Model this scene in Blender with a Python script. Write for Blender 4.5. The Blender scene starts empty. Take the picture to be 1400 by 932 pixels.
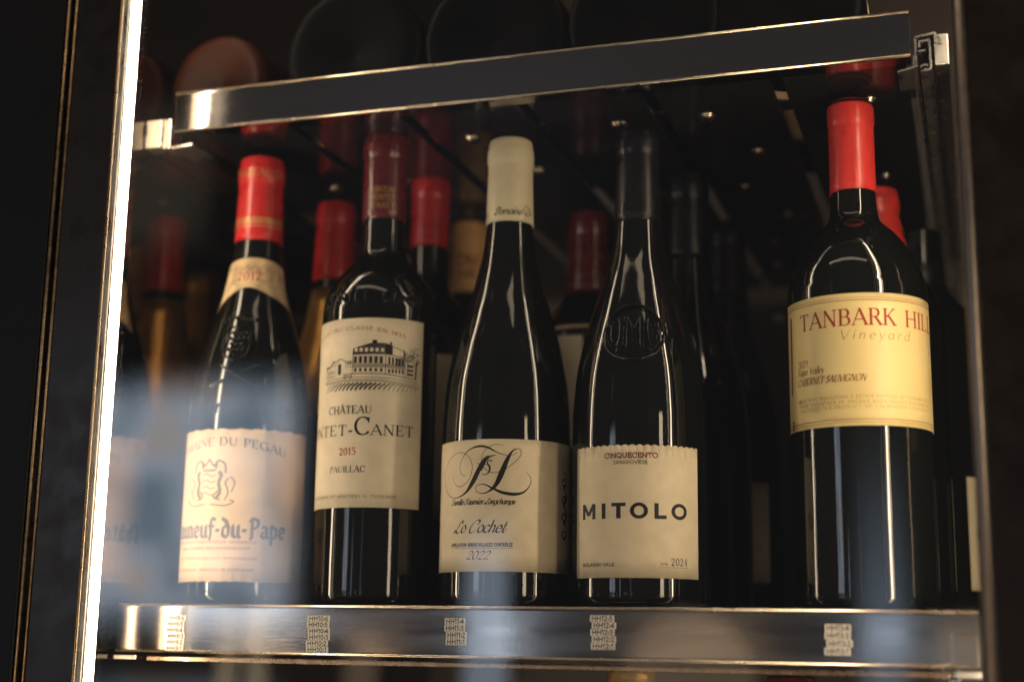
import bpy, math, random
import numpy as np
random.seed(7)
S = bpy.context.scene
C = S.collection
PI = math.pi

# ------------------------------------------------------------------ camera, world, lamps, exposure
cam_data = bpy.data.cameras.new('camera')
cam = bpy.data.objects.new('camera', cam_data); C.objects.link(cam)
CAM_P = (0.52169, -0.80720, -0.01821)
yaw, pitch, roll = 0.31450, 0.20230, 0.01520
F = np.array([-math.sin(yaw)*math.cos(pitch), math.cos(yaw)*math.cos(pitch), math.sin(pitch)])
Rv = np.array([math.cos(yaw), math.sin(yaw), 0.0]); Uv = np.cross(Rv, F)
R2 = Rv*math.cos(roll)+Uv*math.sin(roll); U2 = -Rv*math.sin(roll)+Uv*math.cos(roll)
from mathutils import Matrix, Vector
M3 = Matrix(((R2[0], U2[0], -F[0]), (R2[1], U2[1], -F[1]), (R2[2], U2[2], -F[2])))
cam.matrix_world = Matrix.Translation(CAM_P) @ M3.to_4x4()
cam_data.sensor_width = 36.0; cam_data.lens = 1980.3/1400*36
cam_data.clip_start = 0.01; cam_data.clip_end = 50
cam_data.dof.use_dof = True; cam_data.dof.focus_distance = 0.858; cam_data.dof.aperture_fstop = 2.8
S.camera = cam

world = bpy.data.worlds.new('World'); S.world = world; world.use_nodes = True
bg = world.node_tree.nodes['Background']
bg.inputs[0].default_value = (1.0, 0.95, 0.96, 1); bg.inputs[1].default_value = 0.070

def area_lamp(name, loc, target, sx, sy, radiance, color, shape='RECTANGLE', soft=None, view=False):
    d = bpy.data.lights.new(name, 'AREA'); d.shape = shape; d.size = sx; d.size_y = sy
    d.energy = radiance*sx*sy*PI*(0.785 if shape == 'ELLIPSE' else 1.0); d.color = color
    if soft:      # edge fade put into the emission to soften the reflections, soft = (share of width, share of height)
        d.use_nodes = True; nt = d.node_tree; em = nt.nodes['Emission']
        ge = nt.nodes.new('ShaderNodeNewGeometry'); sp = nt.nodes.new('ShaderNodeSeparateXYZ'); nt.links.new(ge.outputs['Parametric'], sp.inputs[0]); last = None
        for ax, w in (('X', soft[0]), ('Y', soft[1])):
            a = nt.nodes.new('ShaderNodeMath'); a.operation = 'SUBTRACT'; a.inputs[1].default_value = 0.5; nt.links.new(sp.outputs[ax], a.inputs[0])
            b = nt.nodes.new('ShaderNodeMath'); b.operation = 'ABSOLUTE'; nt.links.new(a.outputs[0], b.inputs[0])
            r = nt.nodes.new('ShaderNodeMapRange'); r.interpolation_type = 'SMOOTHSTEP'; r.inputs['From Min'].default_value = 0.5; r.inputs['From Max'].default_value = 0.5-w; nt.links.new(b.outputs[0], r.inputs[0])
            if last is None: last = r
            else:
                m_ = nt.nodes.new('ShaderNodeMath'); m_.operation = 'MULTIPLY'; nt.links.new(last.outputs[0], m_.inputs[0]); nt.links.new(r.outputs[0], m_.inputs[1]); nt.links.new(m_.outputs[0], em.inputs['Strength'])
        if view:      # blurred street seen through the window: patches of cool and warm
            no = nt.nodes.new('ShaderNodeTexNoise'); no.inputs['Scale'].default_value = 3.2; no.inputs['Detail'].default_value = 1.0; nt.links.new(ge.outputs['Parametric'], no.inputs['Vector'])
            ra = nt.nodes.new('ShaderNodeValToRGB'); nt.links.new(no.outputs['Fac'], ra.inputs[0]); el_ = ra.color_ramp.elements
            el_[0].position = 0.36; el_[0].color = (0.40, 0.50, 0.58, 1); el_[1].position = 0.66; el_[1].color = (1.0, 0.80, 0.66, 1); e2 = el_.new(0.5); e2.color = (0.86, 0.92, 1.02, 1)
            nt.links.new(ra.outputs[0], em.inputs['Color'])
    o = bpy.data.objects.new(name, d); C.objects.link(o); o.location = loc
    v = Vector(target)-Vector(loc); o.rotation_euler = v.to_track_quat('-Z', 'Y').to_euler()
    return o
FRONT = (0.27, 0.0, 0.0)
# daylight windows of the room behind the photographer, mirrored in the door pane and the steel rails
area_lamp('daylight_window', (-1.70, -3.06, 0.36), (-1.70, 0, 0.36), 0.84, 0.84, 4.2, (0.86, 0.92, 1.0), soft=(0.18, 0.20), view=True)
area_lamp('daylight_window', (-1.72, -3.06, -0.50), (-1.72, 0, -0.50), 0.80, 0.80, 1.1, (0.80, 0.88, 1.0), soft=(0.2, 0.12), view=True)
area_lamp('daylight_window', (-0.76, -3.06, -0.30), (-0.76, 0, -0.30), 0.15, 1.30, 2.3, (0.66, 0.80, 1.0), soft=(0.2, 0.15))
area_lamp('daylight_window', (0.28, -3.06, -0.25), (0.28, 0, -0.25), 0.17, 1.70, 1.5, (0.60, 0.77, 1.0), soft=(0.4, 0.45))
# warm room lamps, with added ones for the rails' reflections
area_lamp('room_lamp_shade', (-0.20, -3.0, -0.14), (-0.20, 0, -0.14), 0.34, 0.40, 0.7, (1.0, 0.72, 0.45), 'ELLIPSE')
area_lamp('room_lamp_warm', (-1.42, -2.85, -0.4), (-1.42, 0, -0.4), 0.05, 0.9, 2.0, (1.0, 0.74, 0.45))
area_lamp('room_lamp_warm', (-1.33, -2.85, -0.4), (-1.33, 0, -0.4), 0.05, 0.9, 2.0, (1.0, 0.74, 0.45))
area_lamp('room_lamp_warm', (-1.03, -2.85, -0.35), (-1.03, 0, -0.35), 0.09, 0.7, 0.9, (1.0, 0.70, 0.45))
area_lamp('room_lamp_warm', (0.47, -2.9, -0.10), (0.47, 0, -0.10), 0.17, 0.36, 0.7, (1.0, 0.78, 0.54), soft=(0.3, 0.3))
area_lamp('rail_gradient_lamp', (-0.85, -2.95, 1.35), (-0.85, 0, 1.35), 1.5, 0.7, 0.035, (0.55, 0.62, 1.0), soft=(0.45, 0.3))  # added dim cool lamp, reflected as a gradient in the upper rail
area_lamp('rail_gradient_lamp', (-1.78, -2.95, 1.33), (-1.78, 0, 1.33), 0.50, 0.6, 0.26, (1.0, 0.82, 0.60), soft=(0.4, 0.3))  # added warm lamp, gives the upper rail its pale left end
area_lamp('room_lamp_key', (1.55, -0.95, 0.10), (0.25, 0.05, 0.10), 0.16, 0.70, 13.0, (1.0, 0.79, 0.52))
area_lamp('room_ceiling_lamp', (0.1, -1.5, 2.2), (0.27, 0, 0.1), 2.6, 0.22, 4.0, (1.0, 0.78, 0.52))
area_lamp('rail_glint_lamp', (0.1, -1.7, -1.2), (0.27, 0, 0.0), 2.6, 0.18, 2.5, (1.0, 0.72, 0.42))  # added low lamp that puts a glint on the rails' bottom edges

S.view_settings.view_transform = 'Standard'; S.view_settings.look = 'None'
S.view_settings.exposure = 0.0; S.view_settings.gamma = 1.0; S.view_settings.use_curve_mapping = False
S.render.engine = 'CYCLES'
S.cycles.use_denoising = True
S.cycles.max_bounces = 10; S.cycles.transparent_max_bounces = 12
S.cycles.sample_clamp_indirect = 6.0

# ------------------------------------------------------------------ materials
def mat(name, base, rough=0.5, metal=0.0, spec=0.5, vary=0.0, vscale=40.0, bump=0.0, bscale=200.0, rvary=0.0, rscale=60.0, stretch=(1, 1, 1), coat=0.0, dist=0.002, emit=None, aniso=0.0):
    m = bpy.data.materials.new(name); m.use_nodes = True
    nt = m.node_tree; b = nt.nodes['Principled BSDF']
    b.inputs['Base Color'].default_value = (*base, 1); b.inputs['Roughness'].default_value = rough
    b.inputs['Metallic'].default_value = metal; b.inputs['Specular IOR Level'].default_value = spec
    b.inputs['Coat Weight'].default_value = coat; b.inputs['Coat Roughness'].default_value = 0.05
    if aniso: b.inputs['Anisotropic'].default_value = aniso
    if emit:
        b.inputs['Emission Color'].default_value = (*emit[0], 1); b.inputs['Emission Strength'].default_value = emit[1]
    co = nt.nodes.new('ShaderNodeTexCoord'); mp = nt.nodes.new('ShaderNodeMapping'); mp.inputs['Scale'].default_value = stretch
    nt.links.new(co.outputs['Object'], mp.inputs[0])
    def noise(sc, det=5):
        n = nt.nodes.new('ShaderNodeTexNoise'); n.inputs['Scale'].default_value = sc; n.inputs['Detail'].default_value = det
        nt.links.new(mp.outputs[0], n.inputs['Vector']); return n
    if vary:
        n = noise(vscale); r = nt.nodes.new('ShaderNodeValToRGB')
        r.color_ramp.elements[0].position = 0.3; r.color_ramp.elements[1].position = 0.7
        r.color_ramp.elements[0].color = (*[max(0, c*(1-vary)) for c in base], 1)
        r.color_ramp.elements[1].color = (*[min(1, c*(1+vary)) for c in base], 1)
        nt.links.new(n.outputs['Fac'], r.inputs[0]); nt.links.new(r.outputs[0], b.inputs['Base Color'])
    if rvary:
        n = noise(rscale); mr = nt.nodes.new('ShaderNodeMapRange')
        mr.inputs['From Min'].default_value = 0.3; mr.inputs['From Max'].default_value = 0.7
        mr.inputs['To Min'].default_value = max(0.01, rough-rvary); mr.inputs['To Max'].default_value = rough+rvary
        nt.links.new(n.outputs['Fac'], mr.inputs[0]); nt.links.new(mr.outputs[0], b.inputs['Roughness'])
    if bump:
        n = noise(bscale, 3); bp = nt.nodes.new('ShaderNodeBump'); bp.inputs['Strength'].default_value = bump; bp.inputs['Distance'].default_value = dist
        nt.links.new(n.outputs['Fac'], bp.inputs['Height']); nt.links.new(bp.outputs[0], b.inputs['Normal'])
    return m
M = {}
M['glass'] = mat('dark_bottle_glass', (0.0035, 0.0042, 0.0036), 0.03, spec=0.5, bump=0.10, bscale=45, stretch=(1, 1, 0.18), rvary=0.045, rscale=55)
M['glass_green'] = mat('green_bottle_glass', (0.006, 0.010, 0.005), 0.04, spec=0.5, bump=0.10, bscale=50, stretch=(1, 1, 0.2))
M['shaded_glass'] = mat('shaded_bottle_glass', (0.0018, 0.0018, 0.0018), 0.45, spec=0.04, rvary=0.1, rscale=60, vary=0.5, vscale=14)  # bottle glass darkened and dulled so the lying bottles look unlit
M['amber_glass'] = mat('amber_bottle_glass', (0.020, 0.0042, 0.0013), 0.40, spec=0.06, vary=0.85, vscale=13)
M['red_foil'] = mat('red_capsule_foil', (0.52, 0.022, 0.022), 0.30, spec=0.5, bump=0.16, bscale=150, vary=0.10, vscale=90, rvary=0.08, coat=0.15)
M['vermilion'] = mat('vermilion_capsule_foil', (0.60, 0.034, 0.026), 0.32, spec=0.5, bump=0.16, bscale=150, vary=0.08, vscale=90, rvary=0.08, coat=0.1)
M['wine_foil'] = mat('wine_red_capsule_foil', (0.105, 0.0085, 0.010), 0.26, spec=0.5, bump=0.16, bscale=150, vary=0.12, vscale=90, rvary=0.08, coat=0.2)
M['cream_foil'] = mat('cream_capsule_foil', (0.66, 0.57, 0.38), 0.42, spec=0.4, bump=0.06, bscale=400, vary=0.05, vscale=90, rvary=0.08)
M['charcoal_foil'] = mat('charcoal_capsule_foil', (0.006, 0.0055, 0.006), 0.30, spec=0.35, bump=0.06, bscale=400, vary=0.1, vscale=90, rvary=0.08)
M['tan_foil'] = mat('tan_capsule_foil', (0.80, 0.44, 0.16), 0.38, spec=0.5, vary=0.1, vscale=90, bump=0.05, bscale=300)
M['gold_foil'] = mat('gold_capsule_foil', (0.80, 0.46, 0.14), 0.34, metal=0.8, bump=0.3, bscale=160, vary=0.15)
M['gold_ink'] = mat('gold_ink', (0.52, 0.31, 0.11), 0.4, metal=0.4)
M['paper'] = mat('cream_label_paper', (0.72, 0.62, 0.45), 0.55, spec=0.25, vary=0.06, vscale=120, bump=0.10, bscale=1500, dist=0.0004)
M['paper_warm'] = mat('warm_label_paper', (0.70, 0.59, 0.405), 0.55, spec=0.25, vary=0.06, vscale=120, bump=0.10, bscale=1500, dist=0.0004)
M['paper_old'] = mat('aged_label_paper', (0.74, 0.54, 0.35), 0.66, spec=0.2, vary=0.09, vscale=60, bump=0.15, bscale=900, dist=0.0005)
M['paper_neck'] = mat('neck_label_paper', (0.58, 0.42, 0.25), 0.66, spec=0.2, vary=0.38, vscale=120, bump=0.2, bscale=700, dist=0.0006)
M['black_ink'] = mat('black_ink', (0.012, 0.011, 0.012), 0.55, spec=0.3)
M['grey_ink'] = mat('grey_ink', (0.20, 0.16, 0.12), 0.6, spec=0.2)
M['faded_ink'] = mat('faded_blue_grey_ink', (0.17, 0.15, 0.14), 0.6, spec=0.2)
M['red_ink'] = mat('red_ink', (0.34, 0.045, 0.022), 0.55, spec=0.3)
M['dark_red_ink'] = mat('dark_red_ink', (0.16, 0.022, 0.022), 0.55, spec=0.3)
M['brown_ink'] = mat('brown_ink', (0.26, 0.085, 0.035), 0.55, spec=0.3)
M['pale_gold_ink'] = mat('pale_gold_ink', (0.42, 0.30, 0.10), 0.5, spec=0.3)
M['steel'] = mat('polished_steel', (0.30, 0.275, 0.26), 0.11, metal=1.0, rvary=0.05, rscale=30, stretch=(0.25, 1, 3), bump=0.03, bscale=300, dist=0.0005)
M['steel_edge'] = mat('edge_glint_steel', (0.62, 0.53, 0.41), 0.24, metal=1.0, rvary=0.08, rscale=60, stretch=(0.4, 1, 1))  # lighter, warmer steel that gives the rail edges their bright line
M['steel_soft'] = mat('satin_steel', (0.60, 0.56, 0.50), 0.30, metal=1.0, rvary=0.08, rscale=80, bump=0.04, bscale=300, dist=0.0005)
M['slide'] = mat('dark_slide_steel', (0.36, 0.29, 0.22), 0.22, metal=1.0, rvary=0.08, rscale=80)
M['wall_steel'] = mat('dark_mirror_steel', (0.24, 0.20, 0.165), 0.07, metal=1.0, rvary=0.03, rscale=25)
M['black_panel'] = mat('black_panel', (0.006, 0.006, 0.0066), 0.5, spec=0.25, vary=0.2, vscale=8)
M['black_gloss'] = mat('black_gloss_deck', (0.010, 0.0095, 0.009), 0.10, spec=0.6, rvary=0.05, rscale=30)
M['back_panel'] = mat('back_panel', (0.060, 0.040, 0.028), 0.40, spec=0.4, vary=0.3, vscale=6)
M['frame'] = mat('dark_door_frame', (0.017, 0.0115, 0.009), 0.34, spec=0.35, vary=0.15, vscale=30, rvary=0.1)
M['steel_knob'] = mat('polished_knob_steel', (0.62, 0.52, 0.42), 0.24, metal=1.0)
M['bronze'] = mat('bronze_bead', (0.42, 0.29, 0.17), 0.30, metal=1.0, rvary=0.1, rscale=200, vary=0.25, vscale=120)
M['steel_bead'] = mat('brown_steel_bead', (0.30, 0.245, 0.21), 0.38, metal=1.0, rvary=0.1, rscale=200)
M['tag'] = mat('tag_paper', (0.80, 0.74, 0.64), 0.6, spec=0.25, vary=0.06, vscale=300)
M['led'] = mat('led_diffuser', (0.8, 0.8, 0.8), 0.5, emit=((1.0, 0.83, 0.60), 44.0))

# striped yellow label of the right-hand bottle
def striped_paper():
    m = mat('yellow_striped_paper', (0.74, 0.56, 0.22), 0.40, spec=0.45, bump=0.08, bscale=1500, dist=0.0004)
    nt = m.node_tree; b = nt.nodes['Principled BSDF']
    co = nt.nodes.new('ShaderNodeTexCoord'); sep = nt.nodes.new('ShaderNodeSeparateXYZ'); nt.links.new(co.outputs['Object'], sep.inputs[0])
    at = nt.nodes.new('ShaderNodeMath'); at.operation = 'ARCTAN2'; nt.links.new(sep.outputs['X'], at.inputs[0])
    ng = nt.nodes.new('ShaderNodeMath'); ng.operation = 'MULTIPLY'; ng.inputs[1].default_value = -1; nt.links.new(sep.outputs['Y'], ng.inputs[0]); nt.links.new(ng.outputs[0], at.inputs[1])
    mu = nt.nodes.new('ShaderNodeMath'); mu.operation = 'MULTIPLY'; mu.inputs[1].default_value = 300; nt.links.new(at.outputs[0], mu.inputs[0])
    sn = nt.nodes.new('ShaderNodeMath'); sn.operation = 'SINE'; nt.links.new(mu.outputs[0], sn.inputs[0])
    r = nt.nodes.new('ShaderNodeValToRGB'); r.color_ramp.elements[0].color = (0.70, 0.53, 0.21, 1); r.color_ramp.elements[1].color = (0.82, 0.67, 0.33, 1)
    r.color_ramp.elements[0].position = 0.1; r.color_ramp.elements[1].position = 0.6
    nt.links.new(sn.outputs[0], r.inputs[0]); nt.links.new(r.outputs[0], b.inputs['Base Color'])
    return m
M['yellow_paper'] = striped_paper()

def pane_glass():
    m = bpy.data.materials.new('door_pane_glass'); m.use_nodes = True; nt = m.node_tree
    for n in list(nt.nodes): nt.nodes.remove(n)
    out = nt.nodes.new('ShaderNodeOutputMaterial'); mix = nt.nodes.new('ShaderNodeMixShader')
    tr = nt.nodes.new('ShaderNodeBsdfTransparent'); tr.inputs[0].default_value = (0.985, 0.985, 0.98, 1)
    gl = nt.nodes.new('ShaderNodeBsdfGlossy'); gl.inputs['Roughness'].default_value = 0.0
    lw = nt.nodes.new('ShaderNodeLayerWeight'); lw.inputs['Blend'].default_value = 0.5
    pw = nt.nodes.new('ShaderNodeMath'); pw.operation = 'POWER'; pw.inputs[1].default_value = 5.0
    ml = nt.nodes.new('ShaderNodeMath'); ml.operation = 'MULTIPLY_ADD'; ml.inputs[1].default_value = 0.95; ml.inputs[2].default_value = 0.045
    nt.links.new(lw.outputs['Facing'], pw.inputs[0]); nt.links.new(pw.outputs[0], ml.inputs[0]); nt.links.new(ml.outputs[0], mix.inputs[0])
    nt.links.new(tr.outputs[0], mix.inputs[1]); nt.links.new(gl.outputs[0], mix.inputs[2]); nt.links.new(mix.outputs[0], out.inputs[0])
    return m
M['pane'] = pane_glass()

# ------------------------------------------------------------------ object helpers
def link(name, me, m, parent=None, smooth=True):
    if m is not None and not me.materials: me.materials.append(M[m] if isinstance(m, str) else m)
    if smooth:
        me.polygons.foreach_set('use_smooth', [True]*len(me.polygons))
    o = bpy.data.objects.new(name, me); C.objects.link(o); o.parent = parent
    return o
def mesh(name, v, f):
    me = bpy.data.meshes.new(name); me.from_pydata([tuple(p) for p in v], [], f); me.update(); return me
def empty(name, loc, label, cat, group=None):
    o = bpy.data.objects.new(name, None); C.objects.link(o); o.location = loc; o.empty_display_size = 0.02
    o['label'] = label; o['category'] = cat
    if group: o['group'] = group
    return o
def box(name, x0, x1, y0, y1, z0, z1, m, parent=None, bev=0.0006, org=(0, 0, 0)):
    import bmesh
    bm = bmesh.new(); bmesh.ops.create_cube(bm, size=1)
    for v in bm.verts:
        v.co = ((x0+x1)/2-org[0]+v.co.x*(x1-x0), (y0+y1)/2-org[1]+v.co.y*(y1-y0), (z0+z1)/2-org[2]+v.co.z*(z1-z0))
    if bev: bmesh.ops.bevel(bm, geom=list(bm.edges), offset=bev, segments=3, profile=0.5, affect='EDGES')
    me = bpy.data.meshes.new(name); bm.to_mesh(me); bm.free()
    return link(name, me, m, parent, smooth=False)
def lathe(prof, seg=96):
    """prof: list of (r, z) from the bottom up; closed with centre points when r is 0."""
    v, f = [], []
    n = len(prof)
    for r, z in prof:
        for k in range(seg):
            a = 2*PI*k/seg; v.append((r*math.sin(a), -r*math.cos(a), z))
    for i in range(n-1):
        for k in range(seg):
            a, b = i*seg+k, i*seg+(k+1) % seg
            f.append((a, b, b+seg, a+seg))
    return v, f
def cr(pts, n=8):
    """Catmull-Rom through tuples of any length."""
    P = [np.array(p, float) for p in pts]; P = [2*P[0]-P[1]]+P+[2*P[-1]-P[-2]]; out = []
    for i in range(1, len(P)-2):
        for k in range(n):
            t = k/n
            out.append(0.5*((2*P[i])+(-P[i-1]+P[i+1])*t+(2*P[i-1]-5*P[i]+4*P[i+1]-P[i+2])*t*t+(-P[i-1]+3*P[i]-3*P[i+1]+P[i+2])*t**3))
    out.append(P[-2]); return [tuple(p) for p in out]

# ------------------------------------------------------------------ pen lettering (skeleton glyphs drawn with a broad nib)
def arc(cx, cy, rx, ry, a0, a1, n=18):
    return [(cx+rx*math.cos(math.radians(a0+(a1-a0)*k/n)), cy+ry*math.sin(math.radians(a0+(a1-a0)*k/n))) for k in range(n+1)]
def Ln(*p): return list(p)
G = {}
def g(ch, w, *strokes): G[ch] = (w, strokes)      # stroke: (points, kind) kind n = nib, t = thin, b = bold
st = lambda x, y0=0, y1=1, k='b': (Ln((x, y0), (x, y1)), k)
g('A', .96, (Ln((.02, 0), (.47, 1)), 't'), (Ln((.47, 1), (.92, 0)), 'b'), (Ln((.17, .34), (.77, .34)), 't'))
g('B', .82, st(.14), (Ln((.14, 1), (.42, 1))+arc(.42, .76, .25, .24, 90, -90)+Ln((.14, .52)), 'n'), (Ln((.14, .52), (.44, .52))+arc(.46, .26, .28, .26, 90, -90)+Ln((.14, 0)), 'n'))
g('C', .98, (arc(.53, .5, .47, .5, 42, 318, 28), 'n'), (Ln((.88, .98), (.88, .70)), 't'))
g('D', 1.0, st(.14), (Ln((.14, 1), (.42, 1))+arc(.42, .5, .48, .5, 90, -90, 24)+Ln((.14, 0)), 'n'))
g('E', .78, st(.14), (Ln((.14, 1), (.68, 1)), 't'), (Ln((.14, .52), (.56, .52)), 't'), (Ln((.14, 0), (.71, 0)), 't'), (Ln((.68, 1), (.68, .8)), 't'), (Ln((.71, 0), (.71, .22)), 't'))
g('F', .72, st(.14), (Ln((.14, 1), (.68, 1)), 't'), (Ln((.14, .52), (.56, .52)), 't'), (Ln((.68, 1), (.68, .8)), 't'))
g('G', 1.04, (arc(.53, .5, .47, .5, 42, 325, 28), 'n'), st(.90, .05, .45), (Ln((.66, .45), (.98, .45)), 't'))
g('H', .98, st(.14), st(.84), (Ln((.14, .52), (.84, .52)), 't'))
g('I', .30, st(.15))
g('J', .5, (Ln((.34, 1), (.34, .2))+arc(.16, .2, .18, .2, 0, -120, 8), 'n'))
g('K', .90, st(.14), (Ln((.76, 1), (.14, .42)), 't'), (Ln((.34, .60), (.84, 0)), 'b'))
g('L', .76, st(.14), (Ln((.14, 0), (.69, 0)), 't'), (Ln((.69, 0), (.69, .24)), 't'))
g('M', 1.18, (Ln((.12, 0), (.16, 1)), 't'), (Ln((.16, 1), (.58, .06)), 'b'), (Ln((.58, .06), (1.0, 1)), 't'), (Ln((1.0, 1), (1.05, 0)), 'b'))
g('N', 1.0, st(.14, 0, 1, 't'), (Ln((.14, 1), (.85, 0)), 'b'), st(.85, 0, 1, 't'))
g('O', 1.06, (arc(.53, .5, .47, .5, 90, 450, 36), 'n'))
g('P', .76, st(.14), (Ln((.14, 1), (.40, 1))+arc(.42, .74, .27, .26, 90, -90)+Ln((.14, .48)), 'n'))
g('Q', 1.06, (arc(.53, .5, .47, .5, 90, 450, 36), 'n'), (Ln((.56, .2), (.96, -.12)), 'b'))
g('R', .86, st(.14), (Ln((.14, 1), (.40, 1))+arc(.42, .75, .25, .25, 90, -90)+Ln((.14, .50)), 'n'), (Ln((.42, .50), (.82, 0)), 'b'))
g('S', .66, (cr([(.56, .84), (.50, .95), (.32, 1.0), (.13, .90), (.12, .70), (.30, .56), (.48, .44), (.57, .25), (.48, .06), (.28, 0), (.12, .06), (.07, .18)], 6), 'n'))
g('T', .84, st(.42), (Ln((.04, 1), (.80, 1)), 't'), (Ln((.04, 1), (.04, .8)), 't'), (Ln((.80, 1), (.80, .8)), 't'))
g('U', .98, (Ln((.14, 1), (.14, .34))+arc(.48, .34, .34, .34, 180, 270, 10), 'n'), (arc(.48, .34, .34, .34, 270, 360, 10)+Ln((.82, 1)), 't'))
g('V', .90, (Ln((.02, 1), (.45, 0)), 'b'), (Ln((.45, 0), (.88, 1)), 't'))
g('W', 1.3, (Ln((.02, 1), (.35, 0)), 'b'), (Ln((.35, 0), (.64, .95)), 't'), (Ln((.64, .95), (.95, 0)), 'b'), (Ln((.95, 0), (1.26, 1)), 't'))
g('X', .88, (Ln((.04, 1), (.84, 0)), 'b'), (Ln((.04, 0), (.82, 1)), 't'))
g('Y', .86, (Ln((.02, 1), (.43, .46)), 'b'), (Ln((.43, .46), (.84, 1)), 't'), st(.43, 0, .46))
g('Z', .80, (Ln((.06, 1), (.72, 1)), 't'), (Ln((.72, 1), (.06, 0)), 'b'), (Ln((.06, 0), (.74, 0)), 't'))
g('Â', .96, *G['A'][1], (Ln((.30, 1.10), (.47, 1.26)), 't'), (Ln((.47, 1.26), (.64, 1.10)), 't'))
g('É', .78, *G['E'][1], (Ln((.36, 1.10), (.54, 1.28)), 't'))
g('Ô', 1.06, *G['O'][1], (Ln((.36, 1.10), (.53, 1.26)), 't'), (Ln((.53, 1.26), (.70, 1.10)), 't'))
g('0', .68, (arc(.34, .5, .28, .5, 90, 450, 28), 'n'))
g('1', .46, st(.26), (Ln((.26, 1), (.08, .84)), 't'))
g('2', .68, (cr([(.10, .74), (.12, .90), (.30, 1.0), (.50, .93), (.55, .74), (.44, .50), (.24, .24), (.08, .03)], 6), 'n'), (Ln((.08, .03), (.60, .03)), 'b'))
g('3', .66, (cr([(.10, .86), (.28, 1), (.48, .92), (.50, .72), (.38, .56), (.26, .53)], 6), 'n'), (cr([(.26, .53), (.46, .48), (.56, .28), (.46, .06), (.26, 0), (.08, .10)], 6), 'n'))
g('4', .70, (Ln((.46, 1), (.46, 0)), 'b'), (Ln((.46, 1), (.04, .30)), 't'), (Ln((.04, .30), (.64, .30)), 't'))
g('5', .66, (Ln((.18, 1), (.54, 1)), 'b'), (Ln((.18, 1), (.14, .56)), 't'), (cr([(.14, .56), (.32, .64), (.52, .54), (.56, .30), (.44, .06), (.24, 0), (.08, .08)], 6), 'n'))
g('6', .68, (cr([(.52, .98), (.28, .84), (.10, .50), (.10, .22), (.30, 0), (.52, .10), (.56, .34), (.40, .56), (.18, .50), (.09, .34)], 6), 'n'))
g('7', .62, (Ln((.06, 1), (.56, 1)), 'b'), (Ln((.56, 1), (.22, 0)), 'b'))
g('8', .68, (arc(.34, .75, .22, .25, 90, 450, 24), 'n'), (arc(.34, .25, .27, .25, 90, 450, 24), 'n'))
g('9', .68, (cr([(.16, .02), (.40, .16), (.58, .50), (.58, .78), (.38, 1), (.16, .90), (.12, .66), (.28, .44), (.50, .50), (.59, .66)], 6), 'n'))
g('-', .42, (Ln((.06, .36), (.36, .36)), 'b')); g('.', .24, (Ln((.12, .0), (.12, .10)), 'b')); g(':', .26, (Ln((.13, .08), (.13, .22)), 'b'), (Ln((.13, .50), (.13, .64)), 'b'))
g(' ', .42); g("'", .2, (Ln((.1, 1), (.1, .8)), 'b')); g('&', .9, *G['8'][1])
X_ = .60
ring = lambda cx=.30, rx=.25: (arc(cx, .30, rx, .30, 60, 420, 24), 'n')
arch = lambda x0, x1: (cr([(x0, .36), (x0+.10, .53), ((x0+x1)/2+.04, .60), (x1-.02, .50), (x1, .36)], 5)+[(x1, 0)], 'n')
g('a', .66, ring(), (Ln((.55, .60), (.55, .08), (.64, .0)), 'b'))
g('b', .66, st(.10), ring(.35)); g('c', .54, (arc(.31, .30, .25, .30, 50, 310, 20), 'n'))
g('d', .68, ring(), (Ln((.56, 1), (.56, .06), (.64, 0)), 'b'))
g('e', .58, (Ln((.07, .32), (.54, .34)), 't'), (arc(.31, .30, .24, .30, 8, 315, 22), 'n'))
g('é', .58, *G['e'][1], (Ln((.26, .72), (.42, .90)), 't'))
g('f', .42, (cr([(.46, .90), (.36, 1.0), (.24, .92), (.20, .75)], 5)+[(.20, 0)], 'n'), (Ln((.04, .60), (.40, .60)), 't'))
g('g', .66, ring(), (Ln((.55, .60), (.55, -.10))+arc(.33, -.12, .22, .20, 0, -150, 10), 'n'))
g('h', .64, st(.10), arch(.10, .50)); g('i', .28, st(.13, 0, .60), (Ln((.13, .80), (.13, .92)), 'b'))
g('l', .28, (Ln((.13, 1), (.13, .08), (.22, 0)), 'b')); g('m', .96, st(.10, 0, .6), arch(.10, .46), arch(.46, .82)); g('n', .64, st(.10, 0, .6), arch(.10, .50))
g('o', .60, ring()); g('p', .66, st(.10, -.34, .62), ring(.35)); g('r', .46, st(.10, 0, .6), (cr([(.10, .36), (.20, .52), (.32, .60), (.42, .55)], 5), 'n'))
g('s', .48, (cr([(.40, .50), (.26, .60), (.12, .50), (.16, .36), (.34, .26), (.40, .12), (.26, 0), (.08, .08)], 5), 'n'))
g('t', .42, (Ln((.18, .86), (.18, .14))+arc(.30, .14, .12, .14, 180, 300, 6), 'n'), (Ln((.03, .60), (.38, .60)), 't'))
g('u', .66, (Ln((.10, .60), (.10, .24))+arc(.32, .24, .22, .24, 180, 300, 10)+[(.54, .2)], 'n'), (Ln((.54, .60), (.54, .06), (.62, 0)), 'b'))
g('v', .58, (Ln((.04, .60), (.28, 0)), 'b'), (Ln((.28, 0), (.52, .60)), 't')); g('y', .58, (Ln((.04, .60), (.30, 0)), 'b'), (Ln((.54, .60), (.22, -.26), (.06, -.34)), 't'))
g('â', .66, *G['a'][1], (Ln((.20, .72), (.32, .88)), 't'), (Ln((.32, .88), (.44, .72)), 't'))

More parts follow.
